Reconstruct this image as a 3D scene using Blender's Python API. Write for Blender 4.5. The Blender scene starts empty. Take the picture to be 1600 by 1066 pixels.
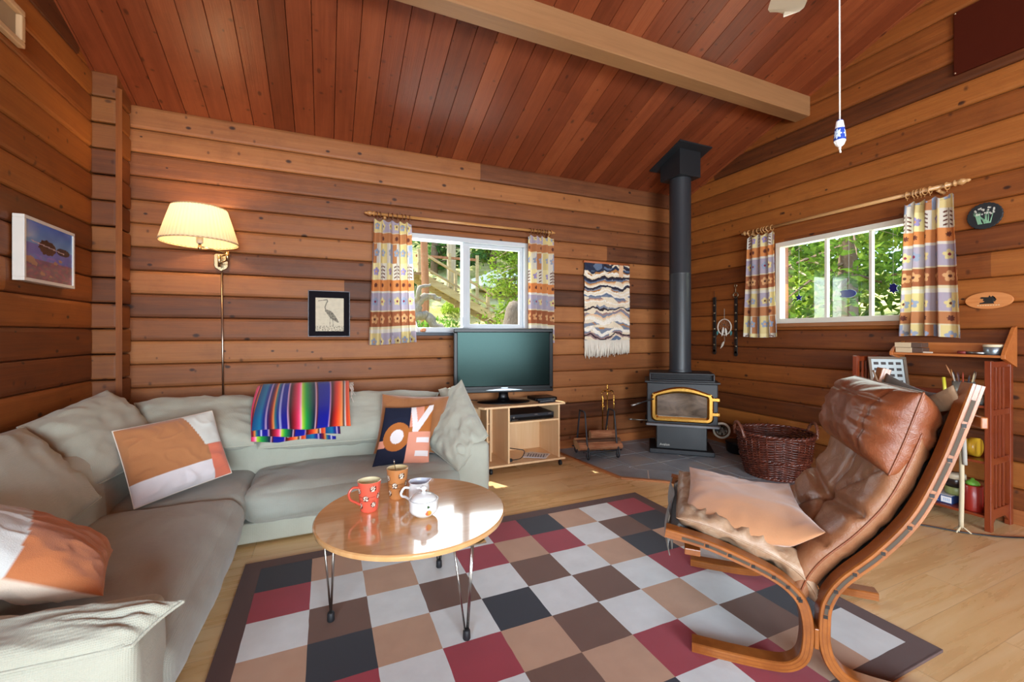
import bpy, bmesh, math, random
from mathutils import Vector, Matrix, noise
R = math.radians
PI = math.pi
scn = bpy.context.scene
col = scn.collection
rnd = random.Random(7)

# ------------------------------------------------------------------ helpers
def lin(c):
    if isinstance(c, str):
        c = tuple(int(c[i:i+2], 16)/255 for i in (1, 3, 5))
    return tuple((x/12.92 if x <= .04045 else ((x+.055)/1.055)**2.4) for x in c)

def tag(o, label=None, cat=None, group=None, kind=None):
    if label: o['label'] = label
    if cat: o['category'] = cat
    if group: o['group'] = group
    if kind: o['kind'] = kind
    return o

def empty(name, loc, label, cat, rz=0, group=None):
    o = bpy.data.objects.new(name, None)
    o.empty_display_size = .05
    col.objects.link(o)
    o.location = loc
    o.rotation_euler = (0, 0, rz)
    return tag(o, label, cat, group)

INV = {}
def emptyw(name, loc, label, cat, group=None):
    """an empty whose parts are modelled in room coordinates"""
    o = empty(name, loc, label, cat, 0, group)
    INV[o.name] = Matrix.Translation(loc).inverted()
    return o
def setp(o, parent):
    o.parent = parent
    if parent.name in INV: o.matrix_parent_inverse = INV[parent.name]

class MB:
    def __init__(s):
        s.v = []; s.f = []; s.m = []; s.uv = None
    def add(s, vs, fs, mi=0):
        o = len(s.v)
        s.v += [tuple(p) for p in vs]
        s.f += [tuple(i+o for i in f) for f in fs]
        s.m += [mi]*len(fs)
        return s
    def box(s, a, b, mi=0, mtx=None):
        (x0, y0, z0), (x1, y1, z1) = a, b
        vs = [(x0,y0,z0),(x1,y0,z0),(x1,y1,z0),(x0,y1,z0),(x0,y0,z1),(x1,y0,z1),(x1,y1,z1),(x0,y1,z1)]
        if mtx: vs = [mtx @ Vector(p) for p in vs]
        return s.add(vs, [(0,3,2,1),(4,5,6,7),(0,1,5,4),(1,2,6,5),(2,3,7,6),(3,0,4,7)], mi)
    def quad(s, *p, mi=0):
        return s.add(p, [tuple(range(len(p)))], mi)
    def tube(s, pts, r, n=8, mi=0, cap=True, closed=False):
        pts = [Vector(p) for p in pts]
        if not hasattr(r, '__len__'): r = [r]*len(pts)
        N = len(pts); vs = []; prev = None
        for i, p in enumerate(pts):
            if closed: t = pts[(i+1) % N]-pts[i-1]
            else: t = pts[min(i+1, N-1)]-pts[max(i-1, 0)]
            t = t.normalized() if t.length > 1e-9 else Vector((0,0,1))
            if prev is None:
                up = Vector((0,0,1)) if abs(t.z) < .9 else Vector((1,0,0))
                a = t.cross(up).normalized()
            else:
                a = prev - t*prev.dot(t)
                a = a.normalized() if a.length > 1e-6 else t.orthogonal().normalized()
            prev = a
            b = t.cross(a)
            vs += [p+(a*math.cos(2*PI*k/n)+b*math.sin(2*PI*k/n))*r[i] for k in range(n)]
        fs = []
        for i in range(N if closed else N-1):
            j = (i+1) % N
            for k in range(n):
                fs.append((i*n+k, i*n+(k+1) % n, j*n+(k+1) % n, j*n+k))
        if cap and not closed:
            fs.append(tuple(range(n-1, -1, -1))); fs.append(tuple((N-1)*n+k for k in range(n)))
        return s.add(vs, fs, mi)
    def lathe(s, prof, c=(0,0,0), n=32, mi=0, axis='z', sx=1, sy=1, cap=True):
        vs = []
        for (r, z) in prof:
            for k in range(n):
                a = 2*PI*k/n
                p = (r*math.cos(a)*sx, r*math.sin(a)*sy, z)
                if axis == 'x': p = (p[2], p[0], p[1])
                if axis == 'y': p = (p[0], p[2], p[1])
                vs.append((p[0]+c[0], p[1]+c[1], p[2]+c[2]))
        fs = []
        for i in range(len(prof)-1):
            for k in range(n):
                q = (i*n+k, i*n+(k+1) % n, (i+1)*n+(k+1) % n, (i+1)*n+k)
                fs.append(q)
        if cap:
            if prof[0][0] > 1e-5: fs.append(tuple(range(n-1, -1, -1)))
            if prof[-1][0] > 1e-5: fs.append(tuple((len(prof)-1)*n+k for k in range(n)))
        return s.add(vs, fs, mi)
    def ball(s, c, r, n=12, mi=0, sq=(1,1,1)):
        prof = [(max(1e-6, math.sin(PI*i/n)), -math.cos(PI*i/n)) for i in range(n+1)]
        o = len(s.v)
        s.lathe(prof, (0,0,0), n*2 if n < 12 else 24, mi)
        for i in range(o, len(s.v)):
            p = s.v[i]; s.v[i] = (c[0]+p[0]*r*sq[0], c[1]+p[1]*r*sq[1], c[2]+p[2]*r*sq[2])
        return s
    def prism(s, poly, z0, z1, mi=0, f=None):
        n = len(poly)
        f = f or (lambda a, b, h: (a, b, h))
        vs = [f(a, b, z0) for a, b in poly]+[f(a, b, z1) for a, b in poly]
        fs = [tuple(range(n-1, -1, -1)), tuple(range(n, 2*n))]+[(i, (i+1) % n, n+(i+1) % n, n+i) for i in range(n)]
        return s.add(vs, fs, mi)
    def grid(s, fn, nu, nv, mi=0, wrap=False):
        vs = [fn(i/nu, j/nv) for j in range(nv+1) for i in range(nu+1)]
        fs = [(j*(nu+1)+i, j*(nu+1)+i+1, (j+1)*(nu+1)+i+1, (j+1)*(nu+1)+i) for j in range(nv) for i in range(nu)]
        return s.add(vs, fs, mi)
    def build(s, name, mats, parent=None, smooth=False, bevel=0, loc=None, solid=0, subsurf=0, fixn=True):
        me = bpy.data.meshes.new(name)
        me.from_pydata(s.v, [], s.f)
        if not isinstance(mats, (list, tuple)): mats = [mats]
        for m in mats: me.materials.append(m)
        for i, p in enumerate(me.polygons):
            p.material_index = min(s.m[i], len(mats)-1)
        if smooth: me.polygons.foreach_set('use_smooth', [True]*len(me.polygons))
        me.update()
        if fixn:
            bm = bmesh.new(); bm.from_mesh(me)
            bmesh.ops.recalc_face_normals(bm, faces=bm.faces)
            bm.to_mesh(me); bm.free()
        if smooth == 'auto':
            pass
        o = bpy.data.objects.new(name, me)
        col.objects.link(o)
        if parent: setp(o, parent)
        if loc: o.location = loc
        if solid:
            md = o.modifiers.new('t', 'SOLIDIFY'); md.thickness = solid; md.offset = 0
        if bevel:
            md = o.modifiers.new('b', 'BEVEL'); md.width = bevel; md.segments = 2; md.limit_method = 'ANGLE'; md.angle_limit = R(40)
            md.harden_normals = False
        if subsurf:
            md = o.modifiers.new('s', 'SUBSURF'); md.levels = subsurf; md.render_levels = subsurf
        return o

def sharp(o, ang=35):
    me = o.data
    me.polygons.foreach_set('use_smooth', [True]*len(me.polygons))
    try: me.set_sharp_from_angle(angle=R(ang))
    except Exception: pass
    return o

def paint(o, fn, name='Col'):
    """pattern colours of the cloth or print itself, fn(i) -> sRGB"""
    me = o.data
    a = me.color_attributes.new(name, 'FLOAT_COLOR', 'POINT')
    buf = []
    for i in range(len(me.vertices)):
        c = lin(fn(i)); buf += [c[0], c[1], c[2], 1]
    a.data.foreach_set('color', buf)

def spline(pts, n=8, closed=False):
    P = [Vector(p) for p in pts]; out = []
    N = len(P)
    rng = range(N) if closed else range(N-1)
    for i in rng:
        p0 = P[(i-1) % N] if (closed or i > 0) else P[0]*2-P[1]
        p1 = P[i]; p2 = P[(i+1) % N]
        p3 = P[(i+2) % N] if (closed or i < N-2) else P[-1]*2-P[-2]
        for k in range(n):
            t = k/n
            out.append(.5*((2*p1)+(p2-p0)*t+(2*p0-5*p1+4*p2-p3)*t*t+(3*p1-p0-3*p2+p3)*t**3))
    if not closed: out.append(P[-1])
    return out

def fbm(p, oct=3):
    s = 0; a = 1; p = Vector(p)
    for i in range(oct):
        s += a*noise.noise(p); p = p*2.03; a *= .5
    return s

# ------------------------------------------------------------------ materials
class NT:
    def __init__(s, name):
        s.m = bpy.data.materials.new(name); s.m.use_nodes = True
        s.t = s.m.node_tree; s.t.nodes.clear()
        s.out = s.n('ShaderNodeOutputMaterial')
    def n(s, ty, **kw):
        x = s.t.nodes.new(ty)
        for k, v in kw.items():
            if k in x.inputs.keys() if isinstance(k, str) else False: pass
            setattr(x, k, v)
        return x
    def l(s, a, b): s.t.links.new(a, b)
    def put(s, x, sock, v):
        if isinstance(v, bpy.types.NodeSocket): s.l(v, x.inputs[sock])
        elif v is not None:
            if isinstance(v, tuple) and len(v) == 3 and x.inputs[sock].type == 'RGBA': v = v+(1,)
            x.inputs[sock].default_value = v
    def math(s, op, a, b=None, c=None):
        x = s.n('ShaderNodeMath', operation=op)
        s.put(x, 0, a); s.put(x, 1, b)
        if c is not None: s.put(x, 2, c)
        return x.outputs[0]
    def coord(s): return s.n('ShaderNodeTexCoord').outputs['Object']
    def mapping(s, v, sc=(1,1,1), lo=(0,0,0), ro=(0,0,0)):
        x = s.n('ShaderNodeMapping'); s.l(v, x.inputs[0])
        x.inputs['Scale'].default_value = sc; x.inputs['Location'].default_value = lo; x.inputs['Rotation'].default_value = ro
        return x.outputs[0]
    def noise(s, v, sc=5, det=3, rough=.5, dist=0):
        x = s.n('ShaderNodeTexNoise'); s.put(x, 'Vector', v); x.inputs['Scale'].default_value = sc
        x.inputs['Detail'].default_value = det; x.inputs['Roughness'].default_value = rough; x.inputs['Distortion'].default_value = dist
        return x.outputs['Fac']
    def ramp(s, f, stops, mode='LINEAR'):
        x = s.n('ShaderNodeValToRGB'); s.put(x, 0, f)
        cr = x.color_ramp; cr.interpolation = mode
        while len(cr.elements) < len(stops): cr.elements.new(.5)
        for e, (p, c) in zip(cr.elements, stops):
            e.position = p
            e.color = ((c, c, c, 1) if isinstance(c, (int, float)) else lin(c)+(1,))
        return x.outputs[0]
    def mix(s, f, a, b, mode='MIX'):
        x = s.n('ShaderNodeMix', data_type='RGBA', blend_type=mode)
        s.put(x, 0, f); s.put(x, 6, lin(a) if isinstance(a, str) else a); s.put(x, 7, lin(b) if isinstance(b, str) else b)
        return x.outputs[2]
    def bump(s, h, st=.3, dist=.01):
        x = s.n('ShaderNodeBump'); s.put(x, 'Height', h); x.inputs['Strength'].default_value = st; x.inputs['Distance'].default_value = dist
        return x.outputs[0]
    def bsdf(s, c=None, rough=.6, metal=0, normal=None, spec=.5, sheen=0, coat=0, trans=0, emis=None, est=0, sub=0, coatr=.1):
        b = s.n('ShaderNodeBsdfPrincipled')
        if c is not None: s.put(b, 'Base Color', lin(c) if isinstance(c, str) else c)
        s.put(b, 'Roughness', rough); s.put(b, 'Metallic', metal)
        b.inputs['Specular IOR Level'].default_value = spec
        if normal is not None: s.l(normal, b.inputs['Normal'])
        if sheen: b.inputs['Sheen Weight'].default_value = sheen
        if coat: b.inputs['Coat Weight'].default_value = coat; b.inputs['Coat Roughness'].default_value = coatr
        if trans: b.inputs['Transmission Weight'].default_value = trans
        if est:
            s.put(b, 'Emission Color', lin(emis) if isinstance(emis, str) else emis); b.inputs['Emission Strength'].default_value = est
        s.l(b.outputs[0], s.out.inputs[0])
        return b

_mats = {}
def M(color, rough=.5, metal=0, name=None, spec=.5, coat=0, bump=0, bs=60, var=0):
    key = (color, rough, metal, name, spec, coat, bump)
    if key in _mats: return _mats[key]
    t = NT(name or 'plain')
    v = t.coord()
    nz = t.noise(v, bs, 3)
    c = lin(color)
    cc = t.mix(t.math('MULTIPLY', t.noise(v, 9, 3), .35 if not var else var), c, tuple(x*.72 for x in c))
    nm = t.bump(nz, bump, .004) if bump else None
    t.bsdf(cc, rough, metal, nm, spec, coat=coat)
    _mats[key] = t.m
    return t.m

def painted(name, rough=.8, bumpst=.15, bscale=220, sheen=0, trans=0, coat=0, spec=.3):
    t = NT(name)
    a = t.n('ShaderNodeVertexColor'); a.layer_name = 'Col'
    v = t.coord()
    nm = t.bump(t.noise(v, bscale, 2), bumpst, .003) if bumpst else None
    b = t.bsdf(a.outputs[0], rough, 0, nm, spec, sheen=sheen, coat=coat)
    if trans:
        tr = t.n('ShaderNodeBsdfTranslucent'); t.l(a.outputs[0], tr.inputs[0])
        mx = t.n('ShaderNodeMixShader'); mx.inputs[0].default_value = trans
        t.l(b.outputs[0], mx.inputs[1]); t.l(tr.outputs[0], mx.inputs[2]); t.l(mx.outputs[0], t.out.inputs[0])
    return t.m

def log_material(name, axis, z0, h, stops, seed=0, rough=.5, knots=1, acc=.0, kdark='#2a120a', segl=.06, vary=.62):
    """horizontal boards: colour of each board, long grain, knots. axis = long direction, boards stacked along 'st'"""
    t = NT(name)
    v = t.coord(); sp = t.n('ShaderNodeSeparateXYZ'); t.l(v, sp.inputs[0])
    X, Y, Z = sp.outputs
    long_, st = {'xz': (X, Z), 'yz': (Y, Z), 'yx': (Y, X), 'xy': (X, Y)}[axis]
    cI = t.math('FLOOR', t.math('DIVIDE', t.math('SUBTRACT', st, z0), h))
    wn = t.n('ShaderNodeTexWhiteNoise', noise_dimensions='1D'); t.l(t.math('ADD', cI, seed+.37), wn.inputs['W'])
    seg = t.math('FLOOR', t.math('ADD', t.math('MULTIPLY', long_, segl), t.math('MULTIPLY', wn.outputs['Value'], 9)))
    wn2 = t.n('ShaderNodeTexWhiteNoise', noise_dimensions='2D')
    cb = t.n('ShaderNodeCombineXYZ'); t.l(cI, cb.inputs[0]); t.l(seg, cb.inputs[1]); t.l(cb.outputs[0], wn2.inputs['Vector'])
    # grain coordinates: stretched along the board
    cg = t.n('ShaderNodeCombineXYZ')
    t.l(t.math('ADD', t.math('MULTIPLY', long_, 1.3), t.math('MULTIPLY', cI, 7.7)), cg.inputs[0])
    t.l(t.math('MULTIPLY', st, 16), cg.inputs[1]); t.l(t.math('MULTIPLY', cI, 3.1), cg.inputs[2])
    g1 = t.noise(cg.outputs[0], 1.6, 5, .6, .35)
    cg2 = t.n('ShaderNodeCombineXYZ')
    t.l(t.math('MULTIPLY', long_, 2.2), cg2.inputs[0]); t.l(t.math('MULTIPLY', st, 90), cg2.inputs[1]); t.l(cI, cg2.inputs[2])
    g2 = t.noise(cg2.outputs[0], 1.5, 3, .6)
    big = t.noise(v, 1.1, 2)
    f = t.math('ADD', t.math('MULTIPLY', wn2.outputs['Value'], vary), t.math('ADD', t.math('MULTIPLY', g1, .42), t.math('MULTIPLY', big, .20)))
    c = t.ramp(f, stops)
    c = t.mix(t.ramp(g2, [(.35, 0.0), (.75, .32)]), c, t.mix(1, c, (.55, .45, .36), 'MULTIPLY'))
    # knots
    ck = t.n('ShaderNodeCombineXYZ')
    t.l(t.math('ADD', t.math('MULTIPLY', long_, 3.2), t.math('MULTIPLY', cI, 5.37)), ck.inputs[0]); t.l(t.math('MULTIPLY', st, 5.0), ck.inputs[1])
    vo = t.n('ShaderNodeTexVoronoi', voronoi_dimensions='2D'); t.l(ck.outputs[0], vo.inputs['Vector']); vo.inputs['Scale'].default_value = 1.0
    sc = t.n('ShaderNodeSeparateColor'); t.l(vo.outputs['Color'], sc.inputs[0])
    size = t.math('MULTIPLY', t.math('GREATER_THAN', sc.outputs[0], .60), t.math('ADD', .03, t.math('MULTIPLY', sc.outputs[1], .06)))
    kf = t.math('SUBTRACT', 1, t.math('DIVIDE', vo.outputs['Distance'], t.math('ADD', size, .0001)))
    kf = t.ramp(kf, [(0, 0.0), (.45, .85), (1, 1.0)])
    if knots: c = t.mix(t.math('MULTIPLY', kf, .75*knots), c, lin(kdark))
    # small upright knots and bark marks, in clusters
    cs = t.n('ShaderNodeCombineXYZ')
    t.l(t.math('ADD', t.math('MULTIPLY', long_, 11), t.math('MULTIPLY', cI, 3.71)), cs.inputs[0]); t.l(t.math('MULTIPLY', st, 8.0), cs.inputs[1])
    v2 = t.n('ShaderNodeTexVoronoi', voronoi_dimensions='2D'); t.l(cs.outputs[0], v2.inputs['Vector']); v2.inputs['Scale'].default_value = 1.0
    s2 = t.n('ShaderNodeSeparateColor'); t.l(v2.outputs['Color'], s2.inputs[0])
    clus = t.math('GREATER_THAN', t.noise(t.mapping(v, (.8, .8, 3)), 1.0, 1), .5)
    z2 = t.math('MULTIPLY', t.math('MULTIPLY', t.math('GREATER_THAN', s2.outputs[0], .72), clus), t.math('ADD', .07, t.math('MULTIPLY', s2.outputs[1], .11)))
    k2 = t.ramp(t.math('SUBTRACT', 1, t.math('DIVIDE', v2.outputs['Distance'], t.math('ADD', z2, .0001))), [(0, 0.0), (.6, .7), (1, .9)])
    if knots: c = t.mix(t.math('MULTIPLY', k2, .75*min(1, knots)), c, lin(kdark))
    dirt = t.ramp(t.noise(v, 5, 5, .7), [(.5, 0.0), (.8, .4)])
    c = t.mix(dirt, c, t.mix(1, c, (.45, .38, .34), 'MULTIPLY'))
    nm = t.bump(t.math('ADD', g2, t.math('MULTIPLY', g1, .5)), .25, .004)
    t.bsdf(c, t.math('ADD', rough, t.math('MULTIPLY', g1, .15)), 0, nm, .4)
    return t.m

def wood(name, c1, c2, axis='x', sc=1, rough=.4, coat=0, gs=(1, 18, 18), bump=.1):
    t = NT(name); v = t.coord()
    s3 = {'x': (gs[0], gs[1], gs[2]), 'y': (gs[1], gs[0], gs[2]), 'z': (gs[1], gs[2], gs[0])}[axis]
    g = t.noise(t.mapping(v, tuple(a*sc for a in s3)), 2, 5, .6, .4)
    g2 = t.noise(t.mapping(v, tuple(a*sc*4 for a in s3)), 2, 3, .6)
    c = t.ramp(t.math('ADD', t.math('MULTIPLY', g, .75), t.math('MULTIPLY', g2, .25)), [(.3, c1), (.7, c2)])
    t.bsdf(c, rough, 0, t.bump(g2, bump, .003), .5, coat=coat)
    return t.m

def fabric(name, c1, c2, weave=300, bump=.3, rough=.95, sheen=.3, patch=3.0):
    t = NT(name); v = t.coord()
    w1 = t.n('ShaderNodeTexWave', wave_type='BANDS', bands_direction='X'); t.l(v, w1.inputs[0]); w1.inputs['Scale'].default_value = weave/6
    w2 = t.n('ShaderNodeTexWave', wave_type='BANDS', bands_direction='Z'); t.l(v, w2.inputs[0]); w2.inputs['Scale'].default_value = weave/6
    wv = t.math('MULTIPLY', w1.outputs['Fac'], w2.outputs['Fac'])
    n1 = t.noise(v, patch, 4, .6)
    n2 = t.noise(v, 160, 2)
    c = t.mix(t.ramp(n1, [(.35, 0.0), (.65, 1.0)]), c1, c2)
    c = t.mix(t.math('MULTIPLY', n2, .35), c, tuple(x*.7 for x in lin(c1)))
    nm = t.bump(t.math('ADD', wv, n2), bump, .002)
    t.bsdf(c, rough, 0, nm, .2, sheen=sheen)
    return t.m

# ------------------------------------------------------------------ soft things
def cushion(name, q, th, mat, parent=None, n=34, p=2.6, pinch=.05, wr=.006, seed=0, back=1.0, post=None, grooves=(), wf=9, piping=None, pr=.004, wall=.06, side=1, edgew=1.0, pname='piping'):
    """pillow over the quad q = (bottom-left, bottom-right, top-right, top-left)"""
    A, B, C, D = [Vector(x) for x in q]
    N = ((B-A).cross(D-A)+(C-B).cross(D-C)).normalized()*side
    L = ((B-A).length+(C-D).length)/2; H = ((D-A).length+(C-B).length)/2
    def pos(u, v, sgn):
        uu = u*(1-pinch*(1-v*v)); vv = v*(1-pinch*(1-u*u))
        a = (uu+1)/2; b = (vv+1)/2
        base = A*(1-a)*(1-b)+B*a*(1-b)+C*a*b+D*(1-a)*b
        e = (1-abs(u)**p)*(1-abs(v)**p)
        h = th/2*max(0, e)**.55
        g = 0
        for (u0, v0, u1, v1, dp, w) in grooves:
            dx, dy = u1-u0, v1-v0
            t = max(0, min(1, ((u-u0)*dx+(v-v0)*dy)/(dx*dx+dy*dy+1e-9)))
            d = math.hypot((u-u0-dx*t)*L/2, (v-v0-dy*t)*H/2)
            g += dp*math.exp(-(d/w)**2)
        P0 = Vector((u*L*.5, v*H*.5, sgn*.35+seed*3.1))
        edge = max(abs(u), abs(v))
        wrk = fbm(P0*wf, 3)*.5
        rid = 1-abs(noise.noise(P0*wf*.7+Vector((5, 9, seed))))*2.2
        # tension folds running in from the corners
        ang = math.atan2(abs(v), abs(u)+1e-6)
        rad = math.sin(ang*14+noise.noise(P0*4)*3)*max(0, edge-.45)*edgew
        r2_ = max(0, 1-abs(noise.noise(Vector((P0.x*wf*1.1+P0.y*wf*.7, P0.y*wf*1.9-P0.x*wf*.5, P0.z))))*3.5)
        d = (wrk*1.2+max(0, rid)*.5+rad*1.2+r2_*.55)*wr*min(1, e*4+.05)
        if edge > .999: d = 0
        pt = base+N*sgn*((h*(1 if sgn > 0 else back))+d-g*min(1, e*3)*(1 if sgn > 0 else .2))
        if post: pt = Vector(post(pt, u, v, sgn))
        return pt
    def warp(x): # more rows near the rim
        x = x*2-1
        return math.sin(x*PI/2)*.6+x*.4
    mb = MB()
    us = [warp(i/n) for i in range(n+1)]
    idx = {}; uvs = []
    for sgn in (1, -1):
        for j, v in enumerate(us):
            for i, u in enumerate(us):
                if sgn < 0 and (i in (0, n) or j in (0, n)):
                    idx[(sgn, i, j)] = idx[(1, i, j)]; continue
                idx[(sgn, i, j)] = len(mb.v); mb.v.append(tuple(pos(u, v, sgn))); uvs.append((u, v, sgn))
        for j in range(n):
            for i in range(n):
                f = [idx[(sgn, i, j)], idx[(sgn, i+1, j)], idx[(sgn, i+1, j+1)], idx[(sgn, i, j+1)]]
                if sgn < 0: f = f[::-1]
                mb.f.append(tuple(f)); mb.m.append(0)
    o = mb.build(name, mat, parent, smooth=True)
    o['_uv'] = 0; del o['_uv']
    if piping:
        rim = [pos(u, -1, 1) for u in us]+[pos(1, v, 1) for v in us[1:]]+[pos(u, 1, 1) for u in us[::-1][1:]]+[pos(-1, v, 1) for v in us[::-1][1:-1]]
        MB().tube(rim, pr, 6, closed=True).build(pname, piping, o, smooth=True)
    return o, uvs

def softbox(name, a, b, mat, parent=None, r=.05, n=16, bulge=(.0, .0, .0), wr=.004, wf=7, seed=0, post=None, rim=True):
    a = Vector(a); b = Vector(b); c = (a+b)/2; h = (b-a)/2
    bm = bmesh.new(); bmesh.ops.create_cube(bm, size=2)
    bmesh.ops.subdivide_edges(bm, edges=bm.edges, cuts=n, use_grid_fill=True)
    for vt in bm.verts:
        q = vt.co.copy()
        q = Vector([math.sin(x*PI/2)*.5+x*.5 for x in q])
        pnt = Vector([q[i]*h[i] for i in range(3)])
        inn = Vector([max(-(h[i]-r), min(h[i]-r, pnt[i])) for i in range(3)])
        d = pnt-inn
        if d.length > 1e-6:
            m = max(abs(d[i]) for i in range(3))
            d = d.normalized()*r*min(1, m/r) if m < r else d.normalized()*r
        out = inn+d
        for i in range(3):
            j, k = (i+1) % 3, (i+2) % 3
            if abs(vt.co[i]) > .999 or True:
                w = (1-min(1, abs(q[j]))**2)*(1-min(1, abs(q[k]))**2)
                out[i] += bulge[i]*w*q[i]
        P0 = (out+c)
        nrm = d.normalized() if d.length > 1e-6 else Vector((0,0,1))
        f = fbm(P0*wf+Vector((seed*7, 0, 0)), 3)+max(0, 1-abs(noise.noise(P0*Vector((wf*.8, wf*.8, wf*.8)).x*.12+Vector((seed, 3, 3))))*3)*.4
        out += nrm*f*wr
        res = c+out
        if post: res = Vector(post(res))
        vt.co = res
    me = bpy.data.meshes.new(name); bm.to_mesh(me); bm.free()
    me.materials.append(mat); me.polygons.foreach_set('use_smooth', [True]*len(me.polygons))
    o = bpy.data.objects.new(name, me); col.objects.link(o)
    if parent: setp(o, parent)
    return o
SKY, SUN, FILL, WIN, EXPO = 1.0, 12.0, 285, 26, -0.05; FILL_COL = (.80, .91, 1)
# ================================================================== camera
cam = bpy.data.cameras.new('camera'); camo = bpy.data.objects.new('camera', cam); col.objects.link(camo)
cam.sensor_width = 36; cam.lens = 668.4/1600*36; cam.shift_y = -11/1600
cam.clip_start = .05; cam.clip_end = 300
camo.location = (0, 0, 1.2); camo.rotation_euler = (R(90), 0, R(-23.6))
scn.camera = camo

# ================================================================== the room
XL, XR, YB, YF = -1.39, 4.0, 3.87, -5.07
ZE, SL, YR = 2.836, .355, -.6         # eave height, slope, ridge line
H = .169
def ceil_z(y): return ZE+SL*(YB-y) if y >= YR else ZE+SL*(YB-YR)-SL*(YR-y)

cedar_b = log_material('cedar_logs', 'xz', -.033, H, [(.27, '#4a2917'), (.48, '#6e4024'), (.70, '#8b542d'), (.95, '#a36a3c')], 1, knots=1.3)
cedar_s = log_material('cedar_logs_side', 'yz', -.1175, H, [(.27, '#47240f'), (.48, '#6d3815'), (.70, '#8b4d1d'), (.95, '#a06028')], 4, knots=1.3)
ceil_m = log_material('cedar_ceiling', 'yx', -.222, .1445, [(.2, '#5d2b16'), (.45, '#7b3c23'), (.65, '#8f4b2c'), (.9, '#a0603f')], 9, rough=.30, knots=.9, segl=.07, vary=.34)

PROF = [(0, .026), (.018, .013), (.05, .006), (.14, .0015), (.5, 0), (.86, .0015), (.95, .006), (.982, .013)]
def log_wall(name, axis, pos, out, z0, lo, hi, holes, ztop, mat, gable=False):
    """axis 'x': wall at Y=pos running in X; 'y': wall at X=pos running in Y. out = direction (+1/-1) away from the room"""
    zs = []
    k = -1
    while z0+k*H < ztop+H:
        for fz, d in PROF: zs.append((z0+(k+fz)*H, d))
        k += 1
    extra = []
    for (a, b, za, zb) in holes: extra += [za, zb]
    def depth(z):
        f = ((z-z0)/H) % 1
        pr = PROF+[(1, .026)]
        for (f0, d0), (f1, d1) in zip(pr, pr[1:]):
            if f0 <= f <= f1: return d0+(d1-d0)*(f-f0)/(f1-f0)
        return 0
    pts = sorted([p for p in zs if 0 <= p[0] <= ztop]+[(z, depth(z)) for z in extra]+[(0, depth(0)), (ztop, depth(ztop))])
    mb = MB()
    for (za, da), (zb, db) in zip(pts, pts[1:]):
        if zb-za < 1e-5: continue
        zm = (za+zb)/2; l, h_ = lo, hi
        if gable and za > ZE:
            d = (za-ZE)/SL; l, h_ = max(lo, YF+d), min(hi, YB-d)
            if h_ <= l: continue
        iv = [(l, h_)]
        for (a, b, z1, z2) in holes:
            if z1 < zm < z2:
                iv = [q for (s, e) in iv for q in ((s, min(e, a)), (max(s, b), e)) if q[1]-q[0] > 1e-4]
        for s, e in iv:
            if axis == 'x':
                mb.quad((s, pos+out*da, za), (e, pos+out*da, za), (e, pos+out*db, zb), (s, pos+out*db, zb))
                mb.quad((s, pos+out*.18, za), (e, pos+out*.18, za), (e, pos+out*.18, zb), (s, pos+out*.18, zb))
            else:
                mb.quad((pos+out*da, s, za), (pos+out*da, e, za), (pos+out*db, e, zb), (pos+out*db, s, zb))
                mb.quad((pos+out*.18, s, za), (pos+out*.18, e, za), (pos+out*.18, e, zb), (pos+out*.18, s, zb))
    return tag(mb.build(name, mat, fixn=False), kind='structure')

WB = (.57, 1.87, 1.215, 2.11)       # back window  x0 x1 z0 z1
WR_ = (1.63, 2.77, 1.30, 2.075)      # right window y0 y1 z0 z1
log_wall('wall_back', 'x', YB, 1, -.033, XL-.1, XR+.1, [WB], ZE+.03, cedar_b)
log_wall('wall_right', 'y', XR, 1, -.1175, YF, YB+.02, [WR_], ceil_z(YR)+.05, cedar_s, True)
log_wall('wall_left', 'y', XL, -1, -.1175, YF, YB, [(-3.8, -.6, .85, 2.15)], ceil_z(YR)+.05, cedar_s, True)  # hole added behind the viewpoint to bring in fill light
WF = [(-1.2, 1.8, .35, 2.3)]  # opening added in the unseen front wall for the fill lamp
log_wall('wall_front', 'x', YF, -1, -.033, XL-.1, XR+.1, WF, ZE+.03, cedar_b)

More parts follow.
